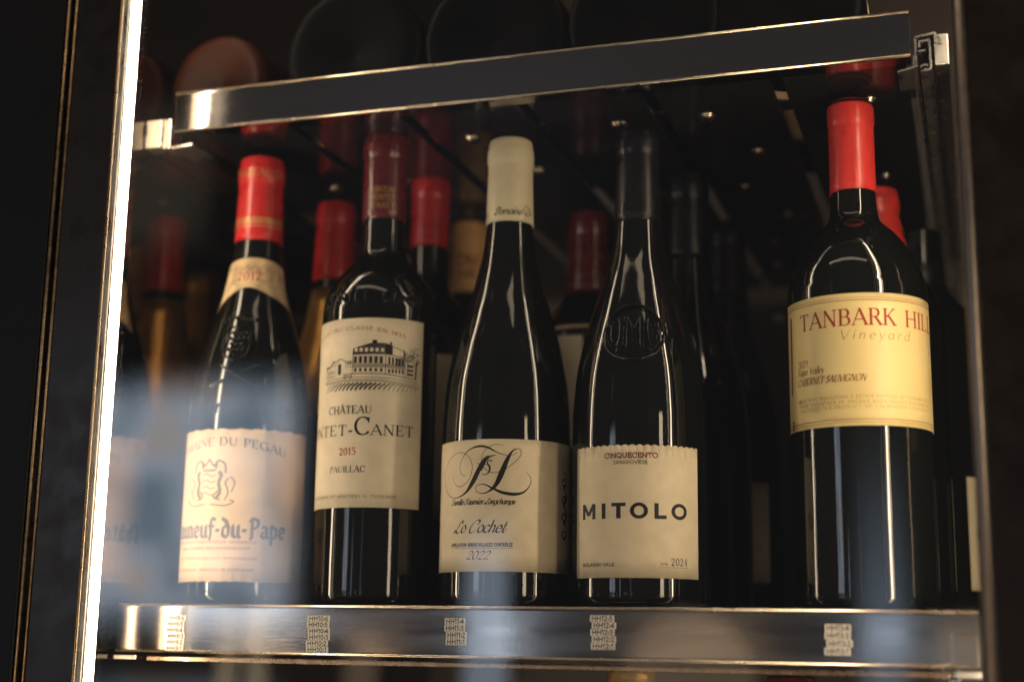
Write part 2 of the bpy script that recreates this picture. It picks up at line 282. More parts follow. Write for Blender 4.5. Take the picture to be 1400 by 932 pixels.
WEIGHT = 1.28
STY = {
 'roman':  dict(thin=.050, thick=.135, phi=8, serif=.15, slant=0, track=.15),
 'light':  dict(thin=.070, thick=.130, phi=8, serif=.10, slant=0, track=.22),
 'italic': dict(thin=.040, thick=.100, phi=25, serif=0, slant=.28, track=.06),
 'wide_italic': dict(thin=.040, thick=.100, phi=25, serif=0, slant=.25, track=.34),
 'script': dict(thin=.026, thick=.135, phi=30, serif=0, slant=.46, track=.03),
 'sans':   dict(thin=.125, thick=.125, phi=0, serif=0, slant=0, track=.12),
 'bold':   dict(thin=.21, thick=.235, phi=0, serif=0, slant=0, track=.22),
 'gothic': dict(thin=.05, thick=.165, phi=40, serif=0, slant=0, track=.04),
 'tiny':   dict(thin=.10, thick=.15, phi=10, serif=0, slant=0, track=.30),
}
GB = {}
def gb(ch, w, *strokes): GB[ch] = (w, [(list(p), 'n') for p in strokes])
A1 = [(.10, .50), (.26, .60), (.46, .50), (.46, .08), (.56, 0)]; A2 = [(.46, .36), (.18, .28), (.12, .12), (.24, 0), (.46, .12)]
gb('a', .60, A1, A2); gb('â', .60, A1, A2, [(.18, .74), (.30, .88), (.42, .74)])
gb('e', .54, [(.14, .27), (.46, .34), (.42, .50), (.28, .60), (.12, .48), (.12, .12), (.26, 0), (.47, .10)])
gb('u', .62, [(.04, .52), (.13, .60), (.13, .10), (.28, 0), (.46, .12)], [(.38, .54), (.47, .60), (.47, .08), (.57, 0)])
gb('n', .62, [(.04, .52), (.13, .60), (.13, .08), (.22, 0)], [(.13, .44), (.30, .60), (.47, .50), (.47, .08), (.57, 0)])
gb('f', .42, [(.46, .90), (.34, 1.0), (.18, .88), (.18, .04), (.10, -.14)], [(.02, .58), (.40, .58)])
gb('d', .60, [(.08, .98), (.34, .82), (.50, .50), (.48, .12), (.30, 0), (.12, .12), (.12, .46), (.28, .60), (.46, .52)])
gb('p', .60, [(.04, .56), (.14, .66), (.14, -.34)], [(.14, .46), (.30, .60), (.48, .48), (.48, .12), (.32, 0), (.14, .10)])
gb('t', .44, [(.10, .72), (.20, .84), (.20, .12), (.32, 0), (.44, .10)], [(.04, .58), (.42, .58)])
gb('h', .60, [(.04, .92), (.14, 1.0), (.14, .06)], [(.14, .44), (.30, .60), (.47, .50), (.47, .06), (.36, -.14)])
gb('C', .74, [(.68, .90), (.42, 1.0), (.14, .80), (.10, .30), (.34, 0), (.70, .14)], [(.40, .92), (.38, .14)])
gb('P', .70, [(.10, .92), (.24, 1.0), (.24, .0), (.12, -.12)], [(.02, .80), (.32, 1.0), (.62, .90), (.64, .64), (.44, .48), (.24, .52)])
gb('-', .40, [(.06, .30), (.16, .40), (.24, .32), (.34, .42)])
GS = {}
g_keep = dict(G)
g('L', .84, (cr([(.80, .78), (.70, 1.0), (.52, .88), (.40, .45), (.24, .10), (.06, .04), (.0, .16), (.12, .22), (.36, .06), (.62, -.02), (.90, .16)], 6), 'n'))
g('C', .92, (cr([(.66, .66), (.82, .74), (.80, .96), (.56, 1.02), (.22, .80), (.06, .40), (.14, .06), (.44, -.02), (.82, .20)], 6), 'n'))
g('F', .86, (cr([(.06, .72), (.12, .94), (.42, .96), (.70, .92), (1.0, 1.04)], 6), 'n'), (cr([(.62, .95), (.52, .5), (.36, .08), (.12, -.02), (.0, .14), (.10, .22)], 6), 'n'), (Ln((.34, .48), (.72, .52)), 't'))
g('D', .98, (cr([(.44, .98), (.36, .5), (.22, .04), (.06, .06), (.14, .18), (.42, .0), (.74, .16), (.90, .55), (.76, .92), (.40, 1.04), (.10, .90), (.08, .72)], 6), 'n'))
for c_ in 'LCFD': GS[c_] = G[c_]; G[c_] = g_keep[c_]
for c_ in 'abcdefghilmnoprstuvyé':
    w_, q_ = G[c_]; GS[c_] = (w_, list(q_)+[(cr([(w_-.18, .02), (w_-.04, .04), (w_+.12, .34)], 4), 't')])
def glyph(c, style): return (GB.get(c) or G[c]) if style == 'gothic' else (GS.get(c) or G[c]) if style == 'script' else G[c]
class Ink:
    """collects ribbons in (u, v) label space, millimetres; h = extra height per stroke"""
    def __init__(self): self.v = []; self.f = []; self.n = 0
    def ribbon(self, pts, wid):
        P = [np.array(p[:2], float) for p in pts]
        keep = [0]
        for i in range(1, len(P)):
            if np.linalg.norm(P[i]-P[keep[-1]]) > 1e-5: keep.append(i)
        P = [P[i] for i in keep]; W = [wid[i] for i in keep]
        if len(P) < 2: return
        # subdivide long segments so that they follow the round of the bottle
        Q, V = [P[0]], [W[0]]
        for a, b, wa, wb in zip(P, P[1:], W, W[1:]):
            k = max(1, int(np.linalg.norm(b-a)/1.2))
            for j in range(1, k+1): Q.append(a+(b-a)*j/k); V.append(wa+(wb-wa)*j/k)
        h = 0.0015*(self.n % 24); self.n += 1; base = len(self.v); m = len(Q)
        for i in range(m):
            d0 = Q[i]-Q[i-1] if i > 0 else Q[1]-Q[0]; d1 = Q[i+1]-Q[i] if i < m-1 else d0
            d0 = d0/np.linalg.norm(d0); d1 = d1/np.linalg.norm(d1); t = d0+d1
            if np.linalg.norm(t) < 1e-6: t = d1
            t = t/np.linalg.norm(t); nn = np.array([-t[1], t[0]]); k = min(1.5, 1/max(.5, abs(t@d1)))
            for s in (-1, 1):
                q = Q[i]+nn*s*V[i]/2*k; self.v.append((q[0], q[1], h))
        for i in range(m-1):
            a = base+2*i; self.f.append((a, a+2, a+3, a+1))
    def poly(self, pts, lift=0.0):
        h = 0.0015*(self.n % 24)+lift; self.n += 1; b = len(self.v)
        self.v += [(p[0], p[1], h) for p in pts]; self.f.append(tuple(range(b, b+len(pts))))
    def rect(self, x0, x1, y0, y1, lift=0.0):
        n = max(1, int((x1-x0)/1.5)); h = 0.0015*(self.n % 24)+lift; self.n += 1; b = len(self.v)
        for k in range(n+1):
            x = x0+(x1-x0)*k/n; self.v += [(x, y0, h), (x, y1, h)]
        for k in range(n): a = b+2*k; self.f.append((a, a+2, a+3, a+1))
    def text(self, s, style, u0, u1, z, h, bend=None, weight=1.0):
        y = STY[style]; tr = y['track']; gl = lambda c: glyph(c, style)[0]; tot = sum(gl(c)+tr for c in s)-tr; sx = (u1-u0)/tot; x = 0.0
        for c in s:
            w, strokes = glyph(c, style); ends = [p for q in strokes for p in q[0]]
            for pts, kind in strokes:
                pts = list(pts)
                if y.get('coarse') and len(pts) > 6: pts = pts[::max(1, len(pts)//6)]+[pts[-1]]
                self._stroke(pts, kind, y, u0+x*sx, z, sx, h, bend, weight)
                if y['serif'] and kind in 'tbn':
                    for e, nb in ((pts[0], pts[1]), (pts[-1], pts[-2])):
                        if (abs(e[1]) < .02 or abs(e[1]-1) < .02) and abs(e[1]-nb[1]) > .8*abs(e[0]-nb[0]) and len(pts) < 8 and abs(e[1]-nb[1]) > .3:
                            hw = y['serif']*(.85 if kind == 't' else 1)
                            if sum(1 for q in ends if abs(q[0]-e[0]) < .03 and abs(q[1]-e[1]) < .03) > 1 and c in 'AVMNW': continue
                            self._stroke([(e[0]-hw, e[1]), (e[0]+hw, e[1])], 's', y, u0+x*sx, z, sx, h, bend, weight)
            x += w+tr
    def _stroke(self, pts, kind, y, ux, z, sx, h, bend, weight):
        P = []
        for a, b in pts:
            u = ux+a*sx+y['slant']*b*h; P.append((u, z+b*h+(bend(u) if bend else 0)))
        if kind == 's': yy = y['thin']*1.1
        W = []
        for i in range(len(P)):
            a = P[max(0, i-1)]; b = P[min(len(P)-1, i+1)]
            an = math.atan2(b[1]-a[1], b[0]-a[0]); k = abs(math.sin(an-math.radians(y['phi'])))
            if kind == 's': w = yy
            elif kind == 't': w = y['thin']*1.2
            elif kind == 'b': w = y['thick'] if y['serif'] or y['thin'] > .1 else y['thin']+(y['thick']-y['thin'])*k
            else: w = y['thin']+(y['thick']-y['thin'])*k**1.3
            W.append(w*h*weight*WEIGHT)
        # a hair of extra length for square ends
        a, b = np.array(P[0]), np.array(P[1]); d = (a-b)/max(1e-9, np.linalg.norm(a-b)); P[0] = tuple(a+d*W[0]*(.5 if y['thin'] > .1 else .2))
        a, b = np.array(P[-1]), np.array(P[-2]); d = (a-b)/max(1e-9, np.linalg.norm(a-b)); P[-1] = tuple(a+d*W[-1]*(.5 if y['thin'] > .1 else .2))
        self.ribbon(P, W)
    def build(self, name, m, parent, wrap, off=0.12):
        v = [wrap(a, b, off+h) for a, b, h in self.v]
        return link(name, mesh(name, v, self.f), m, parent, smooth=False)
def wrap_on(prof_r, uref):
    """(u mm, v mm, offset mm) -> point on a surface of revolution, u measured at radius uref (mm)"""
    def w(u, v, off):
        r = (prof_r(v)+off)*.001; a = u/uref; return (r*math.sin(a), -r*math.cos(a), v*.001)
    return w

# ------------------------------------------------------------------ bottle parts
def dense(points, n=10):
    return cr(points, n)
def prof_fn(points):
    z = np.array([p[1] for p in points]); r = np.array([p[0] for p in points]); o = np.argsort(z, kind='stable')
    return lambda v: float(np.interp(v, z[o], r[o]))
def burgundy(R, top, neck=14.2):
    k = top/300.0
    return dense([(R, 9), (R, 40*k), (R, 80*k), (R*.998, 104*k), (R*.983, 122*k), (R*.938, 142*k), (R*.840, 162*k), (R*.700, 182*k), (R*.550, 202*k), (neck*1.25, 222*k), (neck*1.07, 242*k), (neck, 262*k), (neck*.98, 285*k), (neck*.98, top-1.0)], 6)
def bordeaux(R, top, sh0, sh1, neck=13.6):
    """sh0 = height where the shoulder begins, sh1 = where the neck begins"""
    d = sh1-sh0
    return dense([(R, 9), (R, 60), (R, 120), (R, sh0-10), (R*.985, sh0+.02*d), (R*.93, sh0+.25*d), (R*.80, sh0+.50*d), (R*.60, sh0+.74*d), (neck*1.18, sh0+.95*d), (neck*1.02, sh1+9), (neck, sh1+20), (neck*.99, sh1+40), (neck*.98, top-1.0)], 6)
def body_mesh(prof):
    R = prof[0][0]
    bot = [(0.001, 7.0), (R*.45, 3.2), (R*.74, 0.5), (R*.84, 0.0), (R*.93, 0.7), (R*.985, 3.2), (R, 6.5)]
    p = bot+list(prof)+[(.001, prof[-1][1])]
    v, f = lathe([(r*.001, z*.001) for r, z in p]); return mesh('glass_body', v, f)
def capsule_mesh(prof, zb, top, r, ringz=(9.5, 17.5), ringr=.9, lines=()):
    fn = prof_fn(prof); a, b = ringz
    rows = [(fn(zb)-.6, zb), (fn(zb)+.55, zb+.05)]
    n = 8
    for k in range(1, n+1):
        z = zb+(top-b-3-zb)*k/n; t = k/n; rows.append((max(fn(z)+.5, (fn(zb)+.6)*(1-t)+r*t), z))
    rows += [(r, top-b-1.6), (r+ringr*.9, top-b+.3), (r+ringr, top-b+1.6), (r+ringr, top-a-1.4), (r+ringr*.85, top-a-.2), (r+.05, top-a+1.1), (r-.15, top-5), (r-.35, top-2.2), (r-.8, top-.9), (r-1.9, top-.1), (r*.5, top+.12), (.001, top+.15)]
    for z, d in lines: rows += [(r+d, top-z)]
    rows = sorted(rows, key=lambda q: q[1]) if lines else rows
    v, f = lathe([(q[0]*.001, q[1]*.001) for q in rows]); return mesh('capsule', v, f), rows
def label_mesh(fn, u0, u1, z0, z1, uref, off=.22, top=None, bot=None, rag=0.0, nu=90, nz=8, name='label'):
    w = wrap_on(fn, uref); v, f = [], []
    rng = random.Random(hash((round(u0*10), round(z1*10))) & 0xffff)
    rt = [rng.uniform(-rag, rag) for _ in range(nu+1)]; rb = [rng.uniform(-rag, rag) for _ in range(nu+1)]
    cols = nu+1
    for j in range(nz+1):
        for i in range(cols):
            u = u0+(u1-u0)*i/nu; za = z0+(bot(u) if bot else 0)+rb[i]; zb = z1+(top(u) if top else 0)+rt[i]
            v.append(w(u, za+(zb-za)*j/nz, off))
    for j in range(nz):
        for i in range(nu):
            a = j*cols+i; f.append((a, a+1, a+1+cols, a+cols))
    # rim that turns back to the glass: the thickness of the paper
    loop = [i for i in range(cols)]+[j*cols+nu for j in range(1, nz+1)]+[nz*cols+i for i in range(nu-1, -1, -1)]+[j*cols for j in range(nz-1, 0, -1)]
    base = len(v)
    for k in loop:
        p = v[k]; rr = math.hypot(p[0], p[1]); s = (rr-off*.001-.0003)/rr; v.append((p[0]*s, p[1]*s, p[2]))
    L = len(loop)
    for k in range(L):
        f.append((loop[(k+1) % L], loop[k], base+k, base+(k+1) % L))
    return mesh(name, v, f)
class Relief:
    """rounded raised strokes in the glass"""
    def __init__(self): self.v = []; self.f = []
    def line(self, pts, w, h, wrap):
        P = [np.array(p, float) for p in pts]; Q = [P[0]]
        for a, b in zip(P, P[1:]):
            k = max(1, int(np.linalg.norm(b-a)/1.0))
            for j in range(1, k+1): Q.append(a+(b-a)*j/k)
        m = len(Q); base = len(self.v)
        sec = [(-1, -.25), (-.8, .45), (-.35, .92), (0, 1), (.35, .92), (.8, .45), (1, -.25)]
        for i in range(m):
            a = Q[max(0, i-1)]; b = Q[min(m-1, i+1)]; t = (b-a)/max(1e-9, np.linalg.norm(b-a)); n = np.array([-t[1], t[0]])
            e = .35 if i in (0, m-1) else 1.0
            for s, hh in sec:
                q = Q[i]+n*s*w/2*e; self.v.append(wrap(q[0], q[1], hh*h*e*2.1))
        for i in range(m-1):
            for k in range(6):
                a = base+i*7+k; self.f.append((a, a+1, a+8, a+7))
    def text(self, s, u0, u1, z, h, wrap, w=.9, hh=.45, slant=0):
        tot = sum(G[c][0]+.1 for c in s); sx = (u1-u0)/tot; x = 0
        for c in s:
            for pts, kind in G[c][1]: self.line([(u0+(x+a)*sx+slant*b*h, z+b*h) for a, b in pts], w, hh, wrap)
            x += G[c][0]+.1
    def blob(self, u, v, r, h, wrap):
        base = len(self.v); N = 10
        for rr, hh in ((1, -.2), (.75, .55), (.35, .95)):
            for k in range(N):
                a = 2*PI*k/N; self.v.append(wrap(u+r*rr*math.cos(a), v+r*rr*math.sin(a), h*hh*1.7))
        self.v.append(wrap(u, v, h*1.7))
        for q in range(2):
            for k in range(N): a = base+q*N+k; b = base+q*N+(k+1) % N; self.f.append((a, b, b+N, a+N))
        for k in range(N): self.f.append((base+2*N+k, base+2*N+(k+1) % N, base+3*N))
    def build(self, name, m, parent): return link(name, mesh(name, self.v, self.f), m, parent)

YB = 0.052          # depth of the front row
FRONT_GROUP = 'bottles standing in the front row'
def new_bottle(x, y, z, label, prof, glass='glass', group=None):
    t = empty('wine_bottle', (x, y, z), label, 'bottle', group)
    link('glass_body', body_mesh(prof), glass, t)
    return t

# ------------------------------------------------------------------ the cabinet
ZU = 0.3384; HU = 0.0286; HL = 0.0300        # upper rail top, rail heights
ZD = ZU-HU                                   # underside of the upper deck
cab = empty('wine_cabinet', (0.26, 0.25, -0.5), 'dark wine cabinet with mirror steel sides and glass door', 'cabinet')
org = (0.26, 0.25, -0.5)
def cbox(name, *a, **k): return box(name, *a, org=org, **k)
cbox('side_panel', -0.012, -0.002, -0.030, 0.560, -0.45, 0.80, m='wall_steel', parent=cab)
cbox('side_panel', 0.547, 0.557, -0.030, 0.560, -0.45, 0.80, m='wall_steel', parent=cab)
cbox('back_panel', -0.012, 0.557, 0.562, 0.572, -0.45, 0.80, m='back_panel', parent=cab)
cbox('top_panel', -0.012, 0.557, -0.030, 0.572, 0.802, 0.812, m='black_panel', parent=cab)
cbox('bottom_panel', -0.012, 0.557, -0.030, 0.572, -0.462, -0.452, m='black_panel', parent=cab)
cbox('outer_casing', -0.340, -0.0275, -0.064, 0.05, -0.462, 0.812, m='black_panel', parent=cab, bev=0.002)
cbox('outer_casing', 0.640, 0.860, -0.064, 0.05, -0.462, 0.812, m='black_panel', parent=cab, bev=0.002)
def tube(name, x, y, r, z0, z1, m, parent, o=org, seg=20):
    v, f = [], []
    for z in (z0, z1):
        for k in range(seg): a = 2*PI*k/seg; v.append((x-o[0]+r*math.cos(a), y-o[1]+r*math.sin(a), z-o[2]))
    f = [(k, (k+1) % seg, seg+(k+1) % seg, seg+k) for k in range(seg)]+[tuple(range(seg))[::-1], tuple(range(seg, 2*seg))]
    return link(name, mesh(name, v, f), m, parent)
tube('trim_bead', -0.0253, -0.0628, 0.0011, -0.46, 0.81, 'bronze', cab)
door = empty('door', (0, 0, 0), '', '')
del door['label']; del door['category']; door.parent = cab
D0 = cab.location
def dpart(o): o.parent = door; return o
dpart(cbox('stile', -0.0195, 0.0133, -0.062, -0.053, -0.46, 0.81, m='frame', bev=0.0008))
dpart(cbox('stile', 0.5262, 0.6380, -0.062, -0.053, -0.46, 0.81, m='frame', bev=0.0008))
dpart(tube('trim_bead', 0.0133, -0.0615, 0.0009, -0.46, 0.81, 'bronze', None))
dpart(tube('trim_bead', -0.0204, -0.0618, 0.0009, -0.46, 0.81, 'bronze', None))
dpart(tube('trim_bead', 0.5226, -0.0615, 0.0034, -0.46, 0.81, 'steel_bead', None))
dpart(cbox('pane', 0.0139, 0.5190, -0.0590, -0.0550, -0.46, 0.81, m='pane', bev=0.0))
for kx, kz in ((.04, .27), (.12, .23), (.20, .29), (.29, .25), (.345, .285), (.372, .235), (.395, .30), (.43, .25), (.05, .18), (.39, .16), (.505, .22), (.515, .285), (.30, .31), (.10, .31)):  # steel domes added at the back to catch the strips as glints
    v_, f_ = lathe([(.0062, .0), (.0060, .0016), (.0048, .0036), (.0026, .0048), (.0001, .0052)], 20)
    ko = link('glint_dome', mesh('glint_dome', v_, f_), 'steel_knob', cab); ko.location = (kx-org[0], .5615-org[1], kz-org[2]); ko.rotation_euler = (PI/2, 0, 0)
# lit strips in both front corners
for x, s in ((0.0128, 1), (0.5330, -1)):
    tube('led_strip', x, -0.0450, 0.0028, -0.44, 0.79, 'led', cab)
    cbox('led_channel', x-0.0075 if s > 0 else x+0.0050, x-0.0050 if s > 0 else x+0.0075, -0.0500, -0.0400, -0.44, 0.79, m='slide', parent=cab, bev=0.0004)

# ------------------------------------------------------------------ sliding shelves
def sheet(name, path, x0, x1, thick, m, parent, axis='X', o=(0, 0, 0)):
    """folded sheet: path of (a, z) points, thick, swept along X (a = y) or Y (a = x)"""
    P = [np.array(p, float) for p in path]; n = len(P); L, Rr = [], []
    for i in range(n):
        d0 = P[i]-P[i-1] if i else P[1]-P[0]; d1 = P[i+1]-P[i] if i < n-1 else d0
        d0 = d0/np.linalg.norm(d0); d1 = d1/np.linalg.norm(d1); t = d0+d1; t = t/np.linalg.norm(t); nn = np.array([-t[1], t[0]]); k = min(2, 1/max(.4, t@d1))
        L.append(P[i]+nn*thick/2*k); Rr.append(P[i]-nn*thick/2*k)
    sec = L+Rr[::-1]; m_ = len(sec); v = []
    for e in (x0, x1):
        for q in sec: v.append((e-o[0], q[0]-o[1], q[1]-o[2]) if axis == 'X' else (q[0]-o[0], e-o[1], q[1]-o[2]))
    f = [(k, (k+1) % m_, m_+(k+1) % m_, m_+k) for k in range(m_)]
    for b in (0, m_):
        for i in range(n-1): f.append((b+i, b+i+1, b+m_-2-i, b+m_-1-i))
    me = mesh(name, v, f); ob = link(name, me, m, parent, smooth=False); return ob
def fillet(pts, r=0.0016, n=5):
    out = [pts[0]]
    for a, b, c in zip(pts, pts[1:], pts[2:]):
        a, b, c = map(lambda q: np.array(q, float), (a, b, c)); u = (a-b)/np.linalg.norm(a-b); w = (c-b)/np.linalg.norm(c-b)
        rr = min(r, np.linalg.norm(a-b)*.45, np.linalg.norm(c-b)*.45); p0, p2 = b+u*rr, b+w*rr
        for k in range(n+1): t = k/n; out.append(tuple((1-t)**2*p0+2*t*(1-t)*b+t*t*p2))
    out.append(pts[-1]); return out
def shelf(ztop, h, xa, xb, label, upper):
    o = (0.26, 0.0, ztop-h)
    t = empty('sliding_shelf', o, label, 'shelf', 'sliding bottle shelves')
    sheet('front_rail', fillet([(0.0115, ztop-.0007), (0.0007, ztop-.0007), (0.0007, ztop-h+.0007), (0.0125, ztop-h+.0007)], .0019), xa, xb, .0013, 'steel', t, o=o)
    for nm, ye_, ze_ in (('edge_glint_rod', .0006, ztop-.0009), ('edge_glint_rod', .0006, ztop-h+.0009)):  # added rods of brighter steel standing in for the edge highlights
        v, f = [], []
        for xx in (xa+.0002, xb-.0002):
            for q in range(16): a_ = 2*PI*q/16; v.append((xx-o[0], ye_+.0009*math.cos(a_)-o[1], ze_+.0009*math.sin(a_)-o[2]))
        f = [(q, (q+1) % 16, 16+(q+1) % 16, 16+q) for q in range(16)]+[tuple(range(16))[::-1], tuple(range(16, 32))]
        link(nm, mesh(nm, v, f), 'steel_edge', t)
    # end folds of the rail
    box('rail_end', xa+.0001, xa+.0014, .0022, .0110, ztop-h+.0016, ztop-.0016, 'steel_soft', t, .0003, o)
    box('rail_end', xb-.0014, xb-.0001, .0022, .0110, ztop-h+.0016, ztop-.0016, 'steel_soft', t, .0003, o)
    zd = ztop-h if upper else ztop-.0035
    x0, x1 = 0.0245, 0.4925; n = 6; gap = .007; w = (x1-x0-gap*(n-1))/n
    th = .0035
    for k in range(n):
        a = x0+k*(w+gap); zz = zd+.0008 if upper else zd
        sl = box('deck_slat', a, a+w, .0135, .540, zz, zz+th-.0006, 'black_gloss', t, .0008, o)
        if upper:
            for j in range(6):
                for sx in (.5,):
                    if (k*7+j*3) % 4 == 0 and k in (2, 3): continue
                    r = .0062; px, py = a+w*(sx+.30*((k+j) % 2-.5)), .066+j*.078; v, f = lathe([(.0001, -.0040), (r*.35, -.0037), (r*.65, -.0028), (r*.88, -.0014), (r, .0003)], 20)
                    v = [(p[0]+px-o[0], p[1]+py-o[1], p[2]+zz-o[2]) for p in v]
                    s_ = link('stud', mesh('stud', v, [q[::-1] for q in f]), 'steel_knob', sl)
    zb = ztop-h-.0016
    for y in (.06, .50): box('cross_bar', .0215, .4955, y, y+.018, zb+.0055 if upper else ztop-.0095, zb+.0058+.0035 if upper else ztop-.0040, 'slide', t, .0005, o)
    # right-hand slide: folded channel seen end-on
    def cp(cx, cy): return (0.4978+(cx-388)*.0000528, (0.3173-(cy-466)*.0000528)+(ztop-ZU))
    ye = 0.520
    def prof(nm, pts, y0=(-.0012 if upper else .014), th_=.0013, mm='steel_soft'): return sheet(nm, fillet([cp(*q) for q in pts], .0012, 4), y0, ye, th_, mm, t, axis='Y', o=o)
    prof('slide_bracket', [(612, 412), (608, 372), (398, 402), (398, 745)])
    prof('slide_runner', [(436, 512), (436, 440), (545, 440), (550, 770), (445, 782)], .0004 if upper else .015)
    prof('slide_lip', [(505, 548), (420, 548)], .0008 if upper else .015, .0011)
    prof('slide_lip', [(520, 722), (478, 704), (442, 735)], .0008 if upper else .015, .0011)
    if not upper: return t
    c0, c1 = cp(596, 410), cp(740, 756)
    box('slide_end_block', c0[0], c1[0], -.0030, .0120, c1[1], c0[1], 'steel_soft', t, .0005, o)
    box('slide_rail', c0[0]+.0006, c1[0]-.0004, .0122, ye, c1[1]+.0012, c0[1]-.0010, 'slide', t, .0005, o)
    sheet('slide_foot', fillet([cp(205, 775), cp(225, 768), cp(375, 742), cp(384, 610)], .001), -.0008, .030, .0012, 'steel_soft', t, axis='Y', o=o)
    # left-hand slide
    dz = ztop-ZU
    box('slide_end_block', -.0012, .0110, -.0028, .0100, .2995+dz, .3190+dz, 'steel_soft', t, .0006, o)
    box('slide_end_block', .0112, .0172, -.0016, .0120, .2985+dz, .3195+dz, 'steel_soft', t, .0008, o)
    box('slide_rail', -.0008, .0105, .0102, ye, .3005+dz, .3180+dz, 'slide', t, .0005, o)
    box('slide_runner', .0118, .0168, .0122, ye, .3000+dz, .3170+dz, 'slide', t, .0005, o)
    sheet('slide_foot', fillet([(.0170, .3010+dz), (.0185, .2990+dz), (.0330, .3005+dz)], .0008), -.0004, .030, .0014, 'steel_soft', t, axis='Y', o=o)
    return t
up = shelf(ZU, HU, 0.0184, 0.4955, 'steel fronted sliding shelf above the standing bottles, carrying lying bottles', True)
lo = shelf(0.0, HL, 0.0006, 0.5176, 'steel fronted sliding shelf with five columns of printed tags', False)
o_ = (0.26, 0.0, -HL)
box('under_lip', .0200, .5020, .0050, .0110, -.0352, -.0322, 'bronze', lo, .0008, o_)
box('end_plate', .5035, .5172, -.0012, -.0002, -.0290, -.0120, 'steel', lo, .0006, o_)
box('end_plate_foot', .5040, .5178, -.0010, .0080, -.0350, -.0318, 'steel_soft', lo, .0006, o_)
box('end_plate_foot', .0000, .0165, -.0010, .0090, -.0345, -.0318, 'steel_soft', lo, .0006, o_)

# ------------------------------------------------------------------ front row
# --- first bottle: embossed glass, old label, red capsule
R = 40.0; prof = burgundy(R, 303, 14.6); fn = prof_fn(prof)
b1 = new_bottle(.0585, YB, 0, 'embossed sloping bottle with bright red capsule and pinkish gothic label, at the left side wall', prof, group=FRONT_GROUP)
me, rows = capsule_mesh(prof, 243, 303.3, 15.2, (8, 17), .8); c1 = link('capsule', me, 'red_foil', b1)
cf = prof_fn(rows); wc = wrap_on(cf, 16)
k = Ink()
for z in (252.0, 254.6, 257.0): k.rect(-50, 50, z, z+(1.5 if z > 252 else .8))
k.build('gold_band', 'gold_ink', c1, wc, .10)
k = Ink(); k.text('CHATEAU DU', 'roman', -17, 27, 288.0, 5.0); k.build('gold_lettering', 'gold_ink', c1, wc, .10)
lm = label_mesh(fn, -72, 68, 14.0, 110.5, R, top=lambda u: .35*math.sin(u*.55), bot=lambda u: .3*math.sin(u*.9), rag=.22, nu=150); l1 = link('label', lm, 'paper_old', b1)
w1 = wrap_on(fn, R); k = Ink(); bend = lambda u: -0.0034*(u-3)**2
k.text('DOMAINE DU PEGAU', 'roman', -43, 45.5, 99.9, 5.1, bend); k.build('printed_lettering', 'faded_ink', l1, w1, .34)
k = Ink(); k.text('Châteauneuf-du-Pape', 'gothic', -66, 47.6, 41.6, 12.0); k.build('printed_lettering', 'faded_ink', l1, w1, .34)
k = Ink()
for z, t0, t1 in ((40.6, -36, 28), (34.0, -30, 24), (27.7, -40, 29), (20.5, -32, 27)):
    words = ''.join(random.choice('AEINORSTLUMPC  ') for _ in range(34)); k.text(words, 'tiny', t0, t1, z-2.6 if z > 40 else z, 1.5)
k.build('printed_small_text', 'red_ink', l1, w1, .34)
# crest: crown, two keys' shafts and a motto scroll
k = Ink()
cx, cz = -5.5, 74
def ln(pts, w, sm=True):
    q = cr([(cx+a, cz+b) for a, b in pts], 6) if sm and len(pts) > 2 else [(cx+a, cz+b) for a, b in pts]; k.ribbon(q, [w]*len(q))
for s in (-1, 1):
    ln([(s*6, -8), (s*8.5, -4), (s*7.5, 2), (s*9, 7), (s*7, 9)], 2.4); ln([(s*12, -9), (s*14, -4), (s*12, 2), (s*14, 5)], 1.0)
    ln([(s*9, -9), (s*4, -7), (s*7, -3)], 1.1); ln([(s*4, 12), (s*6.5, 16), (s*11, 14), (s*12, 8)], 1.3); ln([(s*16, -4), (s*18, 2), (s*15, 6)], .8)
    ln([(s*2, -11.5), (s*12, -12.5), (s*18, -10), (s*15, -9)], .9)
ln([(-5, 11), (-6, 15), (-3, 13), (0, 17), (3, 13), (6, 15), (5, 11)], 1.2, False); ln([(-5, 10), (5, 10)], 1.3, False)
for zz in (-5, -1, 3, 7): ln([(-5, zz), (-1.5, zz+.8), (1.5, zz-.8), (5, zz)], .7)
k.build('printed_crest', 'grey_ink', l1, w1, .34)
# neck label draped in a chevron
R2n = 20.0
nl = label_mesh(fn, -30, 34, 204, 229.5, R2n, off=.25, top=lambda u: -.006*(u-6)**2, bot=lambda u: 3.2-.017*(u-6)**2+1.2*math.sin((u+4)*.20), rag=.15, nu=80, nz=14, name='neck_label')
n1 = link('neck_label', nl, 'paper_neck', b1)
k = Ink(); k.text('2012', 'roman', -4, 13, 213.5, 6.0); wn = wrap_on(fn, R2n); k.build('printed_year', 'red_ink', n1, wn, .38)
k = Ink()
for s in range(5): k.ribbon(cr([(-12+s*6, 221+random.uniform(-2, 2)), (-9+s*6, 224), (-7+s*6, 220.5), (-5+s*6, 223)], 5), [.45]*16)
k.build('printed_ornament', 'brown_ink', n1, wn, .38)
